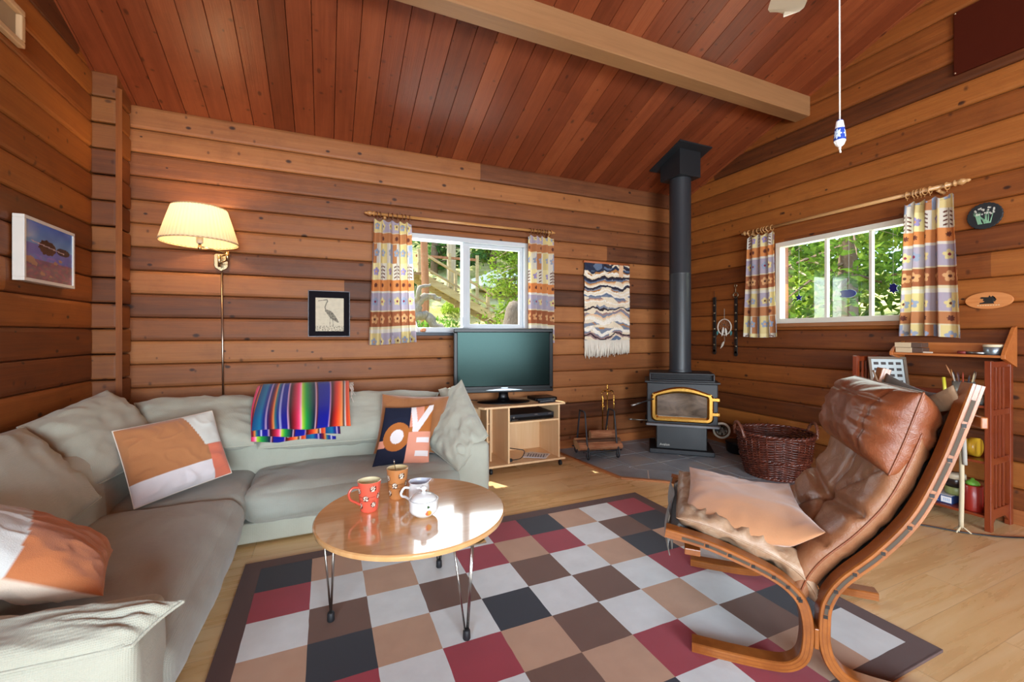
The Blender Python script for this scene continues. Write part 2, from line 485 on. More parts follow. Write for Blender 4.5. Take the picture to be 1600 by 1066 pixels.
# floor: pale laminate boards running along the room
def floor_material():
    t = NT('beech_laminate'); v = t.coord()
    sp = t.n('ShaderNodeSeparateXYZ'); t.l(v, sp.inputs[0]); X, Y = sp.outputs[0], sp.outputs[1]
    w = .19
    row = t.math('FLOOR', t.math('DIVIDE', Y, w))
    sh = t.math('FRACT', t.math('MULTIPLY', row, .377))
    xs = t.math('ADD', t.math('DIVIDE', X, 1.3), sh)
    c_ = t.math('FLOOR', xs)
    cb = t.n('ShaderNodeCombineXYZ'); t.l(row, cb.inputs[0]); t.l(c_, cb.inputs[1])
    wn = t.n('ShaderNodeTexWhiteNoise', noise_dimensions='2D'); t.l(cb.outputs[0], wn.inputs['Vector'])
    g = t.n('ShaderNodeCombineXYZ'); t.l(t.math('MULTIPLY', X, 1.1), g.inputs[0]); t.l(t.math('MULTIPLY', Y, 11), g.inputs[1]); t.l(t.math('MULTIPLY', wn.outputs['Value'], 9), g.inputs[2])
    g1 = t.noise(g.outputs[0], 1.4, 5, .62, .6)
    f = t.math('ADD', t.math('MULTIPLY', g1, .8), t.math('MULTIPLY', wn.outputs['Value'], .25))
    c = t.ramp(f, [(.28, '#d0a670'), (.5, '#dfba82'), (.78, '#ebcd9d')])
    fy = t.math('FRACT', t.math('DIVIDE', Y, w)); fx = t.math('FRACT', xs)
    ln = t.math('MAXIMUM', t.math('GREATER_THAN', t.math('ABSOLUTE', t.math('SUBTRACT', fy, .5)), .493), t.math('GREATER_THAN', t.math('ABSOLUTE', t.math('SUBTRACT', fx, .5)), .4985))
    c = t.mix(t.math('MULTIPLY', ln, .35), c, lin('#7a5230'))
    t.bsdf(c, t.math('ADD', .22, t.math('MULTIPLY', g1, .12)), 0, t.bump(g1, .04, .002), .5)
    return t.m
fl = MB().box((XL-.2, YF-.2, -.08), (XR+.2, YB+.2, 0)).build('floor', floor_material()); tag(fl, kind='structure')

mb = MB()                            # ceiling boards, each slightly apart from the next
x = XL-.25
x = -.222-.1445*9
while x < XR+.2:
    a, b = x+.003, x+.1445-.003
    for (y0, y1) in ((YR, YB+.47), (YR, YF-.25)):  # back eave lengthened out of view to trim the sun patch
        z0, z1 = ceil_z(YR), (ZE+SL*(YB-y1) if y1 > YR else ZE-SL*(YF-y1)*-1)
        if y1 < YR: z1 = ceil_z(YR)-SL*(YR-y1)
        vs = [(a, y0, z0), (b, y0, z0), (b, y1, z1), (a, y1, z1)]
        vs2 = [(x, y0, z0+.012), (x+.1445, y0, z0+.012), (x+.1445, y1, z1+.012), (x, y1, z1+.012)]
        vt = [(p[0], p[1], p[2]+.09) for p in vs2]
        mb.add(vs+vs2+vt, [(0,1,2,3), (0,1,5,4), (1,2,6,5), (2,3,7,6), (3,0,4,7), (8,9,10,11)])
    x += .1445
tag(mb.build('ceiling', ceil_m, fixn=False), kind='structure')

# roof beam
beam_m = wood('beam_wood', '#8c6440', '#9f744c', 'x', 1, .55, gs=(.6, 12, 12))
bz = 3.165
mb = MB()
sec = [(2.455, bz+.008), (2.463, bz), (2.584, bz), (2.592, bz+.008), (2.592, ceil_z(2.592)+.03), (2.455, ceil_z(2.455)+.03)]
mb.prism(sec, XL-.02, XR+.0, f=lambda a, b, h: (h, a, b))
tag(mb.build('trim_1', beam_m), kind='structure')
mb = MB(); mb.prism([(YR-.08, ceil_z(YR)-.2), (YR+.08, ceil_z(YR)-.2), (YR+.08, ceil_z(YR+.08)+.03), (YR, ceil_z(YR)+.03), (YR-.08, ceil_z(YR+.08)+.03)], XL-.02, XR, f=lambda a, b, h: (h, a, b))
tag(mb.build('trim_3', beam_m), kind='structure')

# log ends standing in the left corner
mb = MB()
z = -.1175
for k in range(19):
    z0 = -.1175+H*k; z1 = z0+H
    d = .006*(1 if k % 2 else -1)
    if z0 > 2.8: z1 = min(z1, 2.915)
    if z0 > 2.9: break
    z0 = max(z0, 0)
    mb.box((XL-.01, 3.642+d*.5, z0+.004), (-1.264+d*.4, 3.87, z1-.004))
tag(mb.build('trim_2', log_material('cedar_log_ends', 'xz', -.1175, H, [(.2, '#4f2a14'), (.5, '#774321'), (.85, '#915a2b')], 5), bevel=.012), kind='structure')
mb = MB(); mb.prism([(-1.268, 3.637), (-1.240, 3.655), (-1.312, 3.87), (-1.34, 3.87)], 0, 2.83)
tag(mb.build('trim_4', wood('corner_strip', '#6d3b1c', '#8b5227', 'z', 1)), kind='structure')

base_m = wood('baseboard_wood', '#8c4f28', '#a9683a', 'x', 1, .45)
tag(MB().box((XL+.06, YB-.018, 0), (XR-.01, YB+.01, .095)).build('baseboard_back', base_m, bevel=.004), kind='structure')
tag(MB().box((XR-.018, YF, 0), (XR+.01, YB-.02, .095)).build('baseboard_right', wood('baseboard_wood_side', '#8c4f28', '#a9683a', 'y', 1, .45), bevel=.004), kind='structure')

# ------------------------------------------------------------------ windows
white_m = M('#c9d0d6', .35, name='white_vinyl')
cream_m = M('#d5d1c4', .5, name='cream_paint')
def glass_m():
    t = NT('window_glass')
    fr = t.n('ShaderNodeFresnel'); ge = t.n('ShaderNodeNewGeometry'); t.l(t.math('SUBTRACT', 1.45, t.math('MULTIPLY', ge.outputs['Backfacing'], 1.45-1/1.45)), fr.inputs[0])
    tr = t.n('ShaderNodeBsdfTransparent'); tr.inputs[0].default_value = (.97, .99, .98, 1)
    gl = t.n('ShaderNodeBsdfGlossy'); gl.inputs['Roughness'].default_value = .02
    mx = t.n('ShaderNodeMixShader'); t.l(fr.outputs[0], mx.inputs[0]); t.l(tr.outputs[0], mx.inputs[1]); t.l(gl.outputs[0], mx.inputs[2]); t.l(mx.outputs[0], t.out.inputs[0])
    return t.m
GL = glass_m()
def fr_box(mb, x0, x1, z0, z1, w, y0, y1, f, mi=0):
    for (a, b, c, d) in ((x0, x1, z0, z0+w), (x0, x1, z1-w, z1), (x0, x0+w, z0+w, z1-w), (x1-w, x1, z0+w, z1-w)):
        p = [f(a, y0, c), f(b, y0, c), f(b, y1, c), f(a, y1, c), f(a, y0, d), f(b, y0, d), f(b, y1, d), f(a, y1, d)]
        mb.add(p, [(0,3,2,1),(4,5,6,7),(0,1,5,4),(1,2,6,5),(2,3,7,6),(3,0,4,7)], mi)
    return mb
def bx(mb, f, a, b, mi=0):
    (x0, y0, z0), (x1, y1, z1) = a, b
    p = [f(x0,y0,z0), f(x1,y0,z0), f(x1,y1,z0), f(x0,y1,z0), f(x0,y0,z1), f(x1,y0,z1), f(x1,y1,z1), f(x0,y1,z1)]
    return mb.add(p, [(0,3,2,1),(4,5,6,7),(0,1,5,4),(1,2,6,5),(2,3,7,6),(3,0,4,7)], mi)

# window 1: two-light vinyl slider in the back wall
w1 = tag(empty('window_1', (1.22, YB, 1.215), 'white vinyl sliding window in the back wall', 'window'), kind='structure')
del w1['category']
def W1(x, y, z): return (x-1.22, y, z-1.215)
x0, x1, z0, z1 = WB
mb = MB(); fr_box(mb, x0, x1, z0, z1, .045, .005, .13, W1); bx(mb, W1, (1.195, .03, z0+.045), (1.245, .11, z1-.045))
mb.build('window_frame', white_m, w1, bevel=.004)
mb = MB(); fr_box(mb, 1.235, x1-.045, z0+.045, z1-.045, .035, .04, .075, W1); mb.build('sash', white_m, w1, bevel=.003)
bx(MB(), W1, (x0+.045, .085, z0+.045), (1.2, .089, z1-.045)).build('glass_pane', GL, w1)
bx(MB(), W1, (1.27, .055, z0+.08), (x1-.08, .059, z1-.08)).build('glass_pane', GL, w1)
bx(MB(), W1, (1.185, .02, 1.28), (1.198, .04, 1.36)).build('sash_latch', white_m, w1, bevel=.002)
mb = MB()
bx(mb, W1, (x0-.03, .0, z1), (x1+.03, .18, z1+.03)); bx(mb, W1, (x0-.03, .0, z0), (x0, .18, z1)); bx(mb, W1, (x1, .0, z0), (x1+.03, .18, z1))
mb.build('jamb', cedar_b, w1)
bx(MB(), W1, (x0-.1, -.05, z0-.03), (x1+.05, .18, z0)).build('sill', M('#2b3440', .4, name='dark_sill'), w1, bevel=.003)

# window 2: wooden three-light window in the right wall
w2 = tag(empty('window_2', (XR, 2.2, 1.30), 'white painted three-pane window in the right wall', 'window'), kind='structure')
del w2['category']
def W2(y, d, z): return (d, y-2.2, z-1.30)
y0, y1, z0, z1 = WR_
mb = MB(); fr_box(mb, y0, y1, z0, z1, .045, -.012, .065, W2); 
for ym in (2.335, 2.0): bx(mb, W2, (ym-.011, .02, z0+.045), (ym+.011, .06, z1-.045))
mb.build('window_frame', cream_m, w2, bevel=.003)
bx(MB(), W2, (y0+.045, .04, z0+.045), (y1-.045, .044, z1-.045)).build('glass_pane', GL, w2)
mb = MB(); bx(mb, W2, (y0-.03, .0, z1), (y1+.03, .18, z1+.03)); bx(mb, W2, (y0-.03, .0, z0-.03), (y0, .18, z1)); bx(mb, W2, (y1, .0, z0-.03), (y1+.03, .18, z1))
mb.build('jamb', cedar_s, w2)
bx(MB(), W2, (y0-.03, -.035, z0-.035), (y1+.03, .18, z0)).build('sill', wood('sill_wood', '#7d4a26', '#99602f', 'y'), w2, bevel=.004)

# unseen openings added behind the camera to carry the fill lamps
for i, (a, b, c, d) in enumerate(WF):
    w = tag(empty('window_%d' % (3+i), ((a+b)/2, YF, c), 'added opening for fill light in the unseen wall behind the viewpoint', 'window'), kind='structure'); del w['category']
    f = lambda x, y, z, cx=(a+b)/2, cz=c: (x-cx, y, z-cz)
    mb = MB(); fr_box(mb, a, b, c, d, .06, -.15, -.02, f); bx(mb, f, ((a+b)/2-.03, -.15, c), ((a+b)/2+.03, -.05, d)); mb.build('window_frame', white_m, w)
w = tag(empty('window_5', (XL, -1.05, .85), 'added opening for fill light in the unseen left wall behind the viewpoint', 'window'), kind='structure'); del w['category']
mb = MB(); fr_box(mb, -3.8, -.6, .85, 2.15, .06, -.15, -.02, lambda y, d, z: (d, y+1.05, z-.85)); mb.build('window_frame', white_m, w)

# ------------------------------------------------------------------ hearth of slate tiles
slate = NT('slate_tile'); v = slate.coord()
vo = slate.n('ShaderNodeTexVoronoi'); slate.l(v, vo.inputs['Vector']); vo.inputs['Scale'].default_value = 3.2
nz = slate.noise(v, 7, 5, .6)
cc = slate.ramp(slate.math('ADD', slate.math('MULTIPLY', slate.noise(v, 2.2, 2), .6), slate.math('MULTIPLY', nz, .4)), [(.35, '#747c83'), (.52, '#939ba1'), (.68, '#a8a298')])
slate.bsdf(cc, slate.math('ADD', .28, slate.math('MULTIPLY', nz, .3)), 0, slate.bump(nz, .35, .006), .5)
grout = M('#dad5cc', .9, name='grout')
hearth = empty('hearth', (3.1, 3.0, 0), 'grey slate tile hearth pad with pale grout and wooden edging under the wood stove', 'hearth')
edge = [(2.155, 3.85), (2.26, 2.90), (3.16, 2.17), (3.98, 2.08)]
outer = edge+[(3.98, 3.85)]
off = lambda P: [(x-3.1, y-3.0) for x, y in P]
MB().prism(off(outer), .001, .006).build('grout_bed', grout, hearth)
def clip(poly, a, b):   # keep the left of a->b
    out = []
    for i in range(len(poly)):
        p, q = poly[i], poly[(i+1) % len(poly)]
        sp = (b[0]-a[0])*(p[1]-a[1])-(b[1]-a[1])*(p[0]-a[0]); sq = (b[0]-a[0])*(q[1]-a[1])-(b[1]-a[1])*(q[0]-a[0])
        if sp >= 0: out.append(p)
        if sp*sq < 0:
            t = sp/(sp-sq); out.append((p[0]+(q[0]-p[0])*t, p[1]+(q[1]-p[1])*t))
    return out
def inset_line(a, b, d):
    L = math.hypot(b[0]-a[0], b[1]-a[1]); n = (-(b[1]-a[1])/L*d, (b[0]-a[0])/L*d)
    return (a[0]+n[0], a[1]+n[1]), (b[0]+n[0], b[1]+n[1])
inner = outer
mb = MB()
lines = [inset_line(edge[i], edge[i+1], .25) for i in range(3)]
g = .0055
tiles = []
for ix in range(-3, 6):
    for iy in range(-4, 5):
        x0_, y0_ = 2.85+.33*ix, 2.755+.33*iy
        P = [(x0_+g, y0_+g), (x0_+.33-g, y0_+g), (x0_+.33-g, y0_+.33-g), (x0_+g, y0_+.33-g)]
        for i in range(5): 
            P = clip(P, outer[i], outer[(i+1) % 5])
            if len(P) < 3: break
        if len(P) < 3: continue
        for a, b in lines[:2]:
            P = clip(P, a, b)
            if len(P) < 3: break
        if len(P) >= 3: tiles.append(P)
for si in (0, 1):                       # border tiles along the cut edges
    a, b = edge[si], edge[si+1]; L = math.hypot(b[0]-a[0], b[1]-a[1]); ux, uy = (b[0]-a[0])/L, (b[1]-a[1])/L
    s_ = 0 if si == 0 else -.14
    while s_ < L+.2:
        P = []
        for (t_, d_) in ((s_+g, g), (s_+.36-g, g), (s_+.36-g, .25-g), (s_+g, .25-g)):
            P.append((a[0]+ux*t_-uy*d_, a[1]+uy*t_+ux*d_))
        for i in range(5):
            P = clip(P, outer[i], outer[(i+1) % 5])
            if len(P) < 3: break
        if len(P) >= 3 and si == 1: P = clip(P, (edge[1][0]+.5, edge[1][1]+.28), edge[1])
        if len(P) >= 3 and si == 0: P = clip(P, edge[1], (edge[1][0]+.5, edge[1][1]+.28))
        if len(P) >= 3: tiles.append(P)
        s_ += .36
for P in tiles: mb.prism(off(P), .002, .0105)
mb.build('slate_tiles', slate.m, hearth)
mb = MB()
for i in range(3):
    a, b = edge[i], edge[i+1]; a2, b2 = inset_line(a, b, -.03)
    mb.prism(off([a, b, b2, a2]), .0005, .014)
mb.build('wood_edging', wood('edging_wood', '#a3663a', '#bb8050', 'x'), hearth)
# ================================================================== sofa
sofa_m = fabric('sofa_linen', '#b7b9aa', '#a7a899', 420, .35, .95, .2, 2.4)
sofa_seat = fabric('sofa_seat_linen', '#a7aba1', '#9a9b90', 420, .35, .95, .25, 2.2)
sofa = emptyw('corner_sofa', (-.5, 2.6, 0), 'large sage grey L-shaped corner sofa with plump loose cushions along the log walls', 'sofa')
mb = MB()
mb.box((-1.34, 1.36, .015), (-.47, 3.7, .13)); mb.box((-.47, 2.80, .015), (1.02, 3.7, .13))
mb.build('base', sofa_m, sofa, bevel=.012)
softbox('backrest', (-1.33, 1.45, .1), (-1.0, 3.60, .62), sofa_m, sofa, .07, 22, (.02, 0, .0), .004, seed=1,
        post=lambda p: (p.x-(p.z-.3)*.12, p.y, p.z))
softbox('backrest', (-1.2, 3.24, .1), (.9, 3.72, .62), sofa_m, sofa, .07, 26, (0, .02, 0), .004, seed=2,
        post=lambda p: (p.x, p.y+(p.z-.3)*.10, p.z))
def seat_post(x0, x1, y0, y1, sag, front=None):
    def f(p):
        u = (p.x-x0)/(x1-x0)*2-1; w = (p.y-y0)/(y1-y0)*2-1
        z = p.z+ (sag*(1-min(1, u*u))*(1-min(1, w*w)) if p.z > .2 else 0)
        return (p.x, p.y, z)
    return f
c = softbox('seat_cushion', (-1.04, 1.45, .125), (-.405, 2.735, .325), sofa_seat, sofa, .085, 40, (.03, .0, .035), .007, 6, 3,
            post=lambda p: (p.x, p.y, p.z+(.005*max(0, math.sin(math.hypot((p.x+.95)*.9, (p.y-1.35)*.55)*52))*max(0, min(1, (2.45-p.y)*2))*(p.z > .2))))
c = softbox('seat_cushion', (-1.04, 2.70, .125), (-.40, 3.34, .315), sofa_seat, sofa, .07, 22, (.0, .0, .03), .006, 6, 4)
c = softbox('seat_cushion', (-.425, 2.735, .125), (.86, 3.32, .325), sofa_seat, sofa, .085, 40, (.0, .03, .03), .010, 8, 5)
# upper back cushions
P_ = dict(piping=sofa_m, pr=.0045)
cushion('back_cushion', ((-.93, 3.08, .50), (-.40, 3.10, .505), (-.42, 3.50, .745), (-1.12, 3.48, .755)), .19, sofa_m, sofa, 34, 4, .02, .010, 1, **P_)
cushion('back_cushion', ((-.39, 3.12, .475), (.62, 3.12, .46), (.86, 3.48, .715), (-.40, 3.50, .740)), .19, sofa_m, sofa, 40, 5, .015, .009, 2, **P_)
cushion('back_cushion', ((-1.03, 2.62, .465), (-.86, 3.2, .50), (-1.25, 3.47, .845), (-1.31, 2.74, .765)), .20, sofa_m, sofa, 44, 3.4, .02, .013, 3, wf=7, **P_)
cushion('back_cushion', ((-.94, 1.80, .405), (-.96, 2.60, .435), (-1.27, 2.70, .77), (-1.28, 1.85, .79)), .15, sofa_m, sofa, 44, 3.2, .03, .008, 4, wf=7, **P_)
# right arm
softbox('arm', (.80, 2.755, .015), (1.04, 3.66, .46), sofa_m, sofa, .035, 18, (.012, .01, .0), .003, 6, 6,
        post=lambda p: (p.x, p.y, p.z+max(0, (p.y-2.9))*.28*max(0, (p.z-.2)/.26)))
cushion('arm_cushion', ((.80, 2.70, .30), (1.04, 2.80, .49), (1.03, 3.40, .82), (.60, 3.22, .44)), .17, sofa_m, sofa, 40, 3, .03, .020, 7, **P_)
cushion('arm_cushion', ((.84, 3.0, .52), (1.06, 3.02, .52), (1.05, 3.5, .72), (.86, 3.5, .74)), .12, sofa_m, sofa, 24, 3, .02, .012, 8)
# near arm
softbox('arm', (-1.365, 1.315, .015), (-.425, 1.56, .455), sofa_m, sofa, .03, 22, (.012, .01, .01), .003, 6, 9)
cushion('arm_cushion', ((-1.355, 1.30, .475), (-.43, 1.325, .440), (-.35, 1.42, .475), (-1.355, 1.62, .475)), .075, sofa_m, sofa, 40, 4, .02, .009, 10, **P_)
tag(sofa, kind=None)

# ------------------------------------------------------------------ throw pillows
knit = painted('knit_cotton', .95, .5, 330, sheen=.3)
def pat_tan(u, v):       # tan field, white band below, white corner and coral end
    a, b = (u+1)/2, (v+1)/2
    if a > .80 and b < .50: return (.86, .47, .36)
    if b >= .50 and a > .78-.26*(b-.5): return (.84, .85, .82)
    if b < .27: return (.88, .86, .87)
    return (.70, .47, .30)
o, uv = cushion('throw_pillow', ((-.87, 2.70, .33), (-.50, 2.94, .39), (-.62, 3.06, .74), (-1.0, 2.83, .70)), .15, knit, None, 110, 2.3, .02, .008, 21, piping=M('#e6ddcf', .9, name='cream_cord'), pr=.003)
paint(o, lambda i: (pat_tan(*uv[i][:2]) if uv[i][2] > 0 else (.80, .38, .30)))
tag(o, 'tan knitted throw pillow with white band and coral end in the sofa corner', 'pillow')

def seg_d(p, a, b):
    dx, dy = b[0]-a[0], b[1]-a[1]; t = max(0, min(1, ((p[0]-a[0])*dx+(p[1]-a[1])*dy)/(dx*dx+dy*dy+1e-12)))
    return math.hypot(p[0]-a[0]-dx*t, p[1]-a[1]-dy*t)
def pat_love(u, v):
    a, b = (u+1)/2, (v+1)/2
    navy = (.10, .12, .20); ochre = (.70, .42, .20); white = (.90, .88, .88); pink = (.88, .60, .50)
    if a < .53:
        r = math.hypot((a-.31)*1.0, (b-.46)*1.0)
        if r < .125: return white
        if r < .25: return ochre
        if a < .12 and .28 < b < .40: return pink
        return navy
    if b > .53:
        p = (a, b)
        d1 = seg_d(p, (.56, 1.02), (.66, .56)); d2 = seg_d(p, (.98, 1.0), (.66, .56))
        if d1 < .055 or d2 < .062: return white
        if a < .80 and (b-.56) > (a-.66)*1.35 and b > .62: return pink
        return ochre
    if a > .70 and a < .97 and (.34 < b < .43 or .11 < b < .20): return white
    return pink
o, uv = cushion('throw_pillow', ((.275, 2.86, .35), (.640, 2.86, .33), (.705, 2.99, .70), (.375, 3.00, .70)), .10, painted('printed_cotton', .9, .2, 300), None, 120, 2.6, .05, .003, 22, wf=5)
paint(o, lambda i: (pat_love(*uv[i][:2]) if uv[i][2] > 0 else (.10, .12, .20)))
tag(o, 'navy, ochre and pink throw pillow with large O V E letters', 'pillow')
o, uv = cushion('throw_pillow', ((.30, 3.05, .38), (.745, 3.01, .345), (.86, 3.15, .73), (.37, 3.15, .775)), .13, fabric('brown_velvet', '#a56d43', '#93603a', 300, .2, .9, .5), None, 34, 2.6, .06, .009, 23)
tag(o, 'plain toffee brown throw pillow tucked behind the lettered pillow', 'pillow')
def pat_near(u, v, s):
    a, b = (u+1)/2, (v+1)/2
    if s > 0: return (.80, .81, .80) if a < .62-.10*b else (.72, .44, .27)
    k = max(0, min(1, (b-.10)*4+(.55-a)*.6)); return (.86-.04*k, .78-.38*k, .70-.38*k)
o, uv = cushion('throw_pillow', ((-1.13, 1.62, .70), (-.585, 1.60, .445), (-.70, 1.99, .42), (-1.25, 2.0, .66)), .20, knit, None, 110, 2.6, .03, .009, 24, post=None)
paint(o, lambda i: pat_near(*uv[i]))
tag(o, 'white and tan throw pillow with coral back leaning at the near sofa arm', 'pillow')

# ------------------------------------------------------------------ striped blanket over the sofa back
def serape(a, row):
    """stripe colours across the width"""
    st = [(0, (.05, .25, .45)), (.07, (.08, .45, .62)), (.11, (.05, .10, .50)), (.125, (.9, .75, .85)), (.135, (.1, .08, .45)), (.17, (.45, .05, .12)), (.19, (.95, .55, .25)),
          (.205, (.1, .45, .5)), (.235, (.06, .10, .5)), (.25, (.85, .85, .95)), (.262, (.07, .08, .55)), (.31, (.07, .08, .55)), (.32, (.95, .75, .85)), (.335, (.15, .02, .08)),
          (.37, (.55, .05, .12)), (.42, (.95, .25, .45)), (.445, (1, .75, .80)), (.455, (.7, .85, .2)), (.50, (.1, .6, .25)), (.56, (.03, .25, .25)), (.585, (.02, .06, .2)), (.598, (.9, .75, .8)),
          (.612, (.35, .03, .1)), (.63, (.04, .07, .55)), (.75, (.04, .07, .6)), (.765, (.8, .6, .75)), (.78, (.2, .03, .05)), (.83, (.75, .12, .08)), (.87, (.98, .35, .15)), (.91, (.98, .62, .35)),
          (.93, (.2, .1, .1)), (.945, (.9, .88, .85)), (.96, (.8, .2, .1)), (1, (.95, .45, .25))]
    a = max(0, min(1, a))
    for (p, c), (q, d) in zip(st, st[1:]):
        if p <= a <= q:
            t = (a-p)/(q-p); return tuple(x+(y-x)*t for x, y in zip(c, d))
    return st[-1][1]
bl = emptyw('striped_blanket', (-.1, 3.35, .8), 'folded multicoloured striped woven blanket hanging over the sofa back', 'blanket')
ser = painted('striped_wool', .95, .6, 400, sheen=.2)
for k, (xa, xb, zb, dy, sh) in enumerate(((-.405, .165, .60, -.125, 0), (-.415, .09, .555, -.115, .16), (-.43, .055, .522, -.105, .4))):
    mb = MB(); nu, nv = 110, 26
    path = [(3.68, .68), (3.63, .78), (3.50, .842-.006*k), (3.36, .80-.004*k), (3.16+.115+dy, .70), (3.085+.11+dy, zb)]
    sp_ = spline([(0, a, b) for a, b in path], 6)
    def fn(a, b, xa=xa, xb=xb, k=k):
        f = b*(len(sp_)-1); i = min(int(f), len(sp_)-2); q = sp_[i].lerp(sp_[i+1], f-i)
        x = xa+(xb-xa)*a + .012*math.sin(b*5+a*7+k)*b
        w = noise.noise(Vector((a*6, b*1.5, k*4)))*.010*(.3+b)
        zz = q.z-.028*abs(b-.5)*0 + (-.02*a if b > .6 else 0)*(b-.6)*2.5
        return (x, q.y+w-.006+.004*k, zz+.012*math.sin(a*9+k)*max(0, b-.8)*3)
    mb.grid(fn, nu, nv)
    o = mb.build('blanket_fold', ser, bl, smooth=True, solid=.006)
    paint(o, lambda i, nu=nu, sh=sh, k=k: serape(((i % (nu+1))/nu*(1 if k < 2 else .9)+sh) % 1 if k else (i % (nu+1))/nu, 0))
fr = MB()
for k in range(14):
    L = rnd.uniform(.10, .24); x = .163+rnd.uniform(-.003, .006); t0 = rnd.uniform(0, .5); pts = []
    for q in range(7):
        t = t0+L*q/6*3.2
        f = min(.999, max(0, .28+t*.45))*(len(sp_)-1); ii = min(int(f), len(sp_)-2); P0 = sp_[ii].lerp(sp_[ii+1], f-ii)
        pts.append((x+.012+.006*math.sin(q*1.3+k)+.010*q/6*(k % 3), P0.y-.012, P0.z))
    fr.tube(pts, .0022, 5)
fr.build('fringe', M('#ddd6cc', .9, name='white_yarn'), bl)

# ================================================================== coffee table
tab = emptyw('coffee_table', (.355, 1.9, 0), 'round light beech coffee table on three steel hairpin legs standing on the checked rug', 'table')
birch = NT('beech_veneer'); v = birch.coord()
g1 = birch.noise(birch.mapping(v, (2.0, 14, 1), ro=(0, 0, .5)), 2.2, 4, .6, .5)
birch.bsdf(birch.ramp(g1, [(.3, '#cf9a60'), (.7, '#dfb07a')]), .14, 0, None, .6, coat=1.0, coatr=.05)
MB().lathe([(.05, -.024), (.393, -.024), (.401, -.020), (.403, -.012), (.402, -.004), (.397, 0), (.30, 0), (.001, 0)], (.355, 1.9, .43), 96).build('tabletop', birch.m, tab, smooth=True)
steel = M('#b9b7b2', .22, 1, name='polished_steel')
rubber = M('#16161a', .6, name='black_rubber')
sharp(bpy.data.objects['tabletop'])
for (fx, fy) in ((.022, 1.923), (.505, 1.597), (.532, 2.146)):
    dx, dy = .355-fx, 1.9-fy; L = math.hypot(dx, dy); dx, dy = dx/L, dy/L; px, py = -dy, dx
    mb = MB(); top = []
    for s in (-1, 0, 1):
        tx, ty = fx+px*.055*s+dx*(.015 if s else -.03), fy+py*.055*s+dy*(.015 if s else -.03)
        mb.tube([(tx, ty, .405), (fx+px*.006*s, fy+py*.006*s, .03)], .0042, 8)
    a = Vector((fx, fy, .403))
    lg = mb.build('leg', steel, tab, smooth=True)
    bx_ = MB().box((fx-.06, fy-.06, .401), (fx+.06, fy+.06, .406)); bx_.build('mounting_plate', steel, lg)
    MB().lathe([(.013, .0121), (.015, .016), (.014, .045), (.011, .05)], (fx, fy, 0), 16).build('foot', rubber, lg, smooth=True)

def mug(name, loc, r0, r1, h, outer, inner, label, handle=None, motif=None, cat='mug', prof=None, lip=None):
    e = emptyw(name, (loc[0], loc[1], loc[2]), label, cat)
    x, y, z = loc
    n = 72; rows = 40
    def fn(a, b):
        r = r0+(r1-r0)*(b**.9); 
        if prof: r = prof(b)
        th = a*2*PI; rr = r
        if lip: rr = r+lip(th)*max(0, (b-.8)/.2)**2
        if b < .02: rr *= .94
        return (x+rr*math.cos(th), y+rr*math.sin(th), z+.0005+h*b)
    mb = MB().grid(fn, n, rows)
    mb.lathe([(.001, z+.0006), (r0*.94 if not prof else prof(0)*.94, z+.0006)], (x, y, 0), n, cap=False)
    if outer == 'paint':
        body = mb.build('body', painted(name+'_glaze', .25, 0, spec=.5, coat=.3), e, smooth=True)
        paint(body, lambda i: motif((i % (n+1))/n*360, min(1, (i//(n+1))/rows)))
    else: body = mb.build('body', outer, e, smooth=True)
    def fi(a, b):
        r = r0+(r1-r0)*(b**.9)
        if prof: r = prof(b)
        if lip: r = r+lip(a*2*PI)*max(0, (b-.8)/.2)**2
        b2 = .06+.94*b
        return (x+(r-.004)*math.cos(a*2*PI), y+(r-.004)*math.sin(a*2*PI), z+h*b2)
    mb = MB().grid(fi, 48, 12)
    q = len(mb.v)
    mb.grid(lambda a, b: (x+((r1 if not prof else prof(1))-.004*b+(lip(a*2*PI) if lip else 0))*math.cos(a*2*PI), y+((r1 if not prof else prof(1))-.004*b+(lip(a*2*PI) if lip else 0))*math.sin(a*2*PI), z+h+.0008*math.sin(b*PI)), 48, 3)
    mb.lathe([(.001, z+h*.06), ((r0 if not prof else prof(0))-.003, z+h*.06)], (x, y, 0), 48, cap=False)
    mb.build('inside', inner, e, smooth=True)
    if handle:
        ang, rt, rb, zt, zb, out, hr, hm = handle
        c, s_ = math.cos(R(ang)), math.sin(R(ang))
        pts = [(rt, zt), (rt+out*.6, zt+.004), (rt+out, zt-.016), (rt+out*.85, (zt+zb)/2-.004), (rb+out*.45, zb+.016), (rb-.002, zb)]
        MB().tube(spline([(x+c*a, y+s_*a, z+b) for a, b in pts], 6), hr, 8).build('handle', hm, e, smooth=True)
    return e
def cow_motif(base, dark, light):
    spots = [(200, .72, 1), (285, .80, 1), (205, .22, 1), (290, .26, 1), (245, .48, 1), (165, .48, 1), (325, .52, 1)]
    def f(th, b):
        for (t0, b0, k) in spots:
            d = math.hypot((th-t0)/360*2*PI*.045, (b-b0)*.13)
            if d < .011:
                n_ = noise.noise(Vector((th*.22, b*60, 3)))
                return light if n_ > -.05 else dark
            if d < .0135: return dark
        if 190 < th < 300 and (abs(b-.52) < .012 or abs(b-.40) < .010) and noise.noise(Vector((th*.5, b*90, 0))) > -.1: return tuple(x*.72 for x in base)
        return base
    return f
cream_g = M('#e9dfb4', .25, name='cream_glaze', coat=.4); tan_in = M('#d9c391', .3, name='tan_glaze', coat=.3)
mug('mug', (.177, 1.965, .43), .036, .050, .13, 'paint', cream_g, 'tall coral red mug with small cow heads and cream inside on the coffee table',
    (196, .046, .038, .108, .030, .042, .0055, M('#c9523f', .28, name='coral_glaze', coat=.3)), cow_motif((.86, .37, .29), (.35, .15, .12), (.93, .85, .78)))
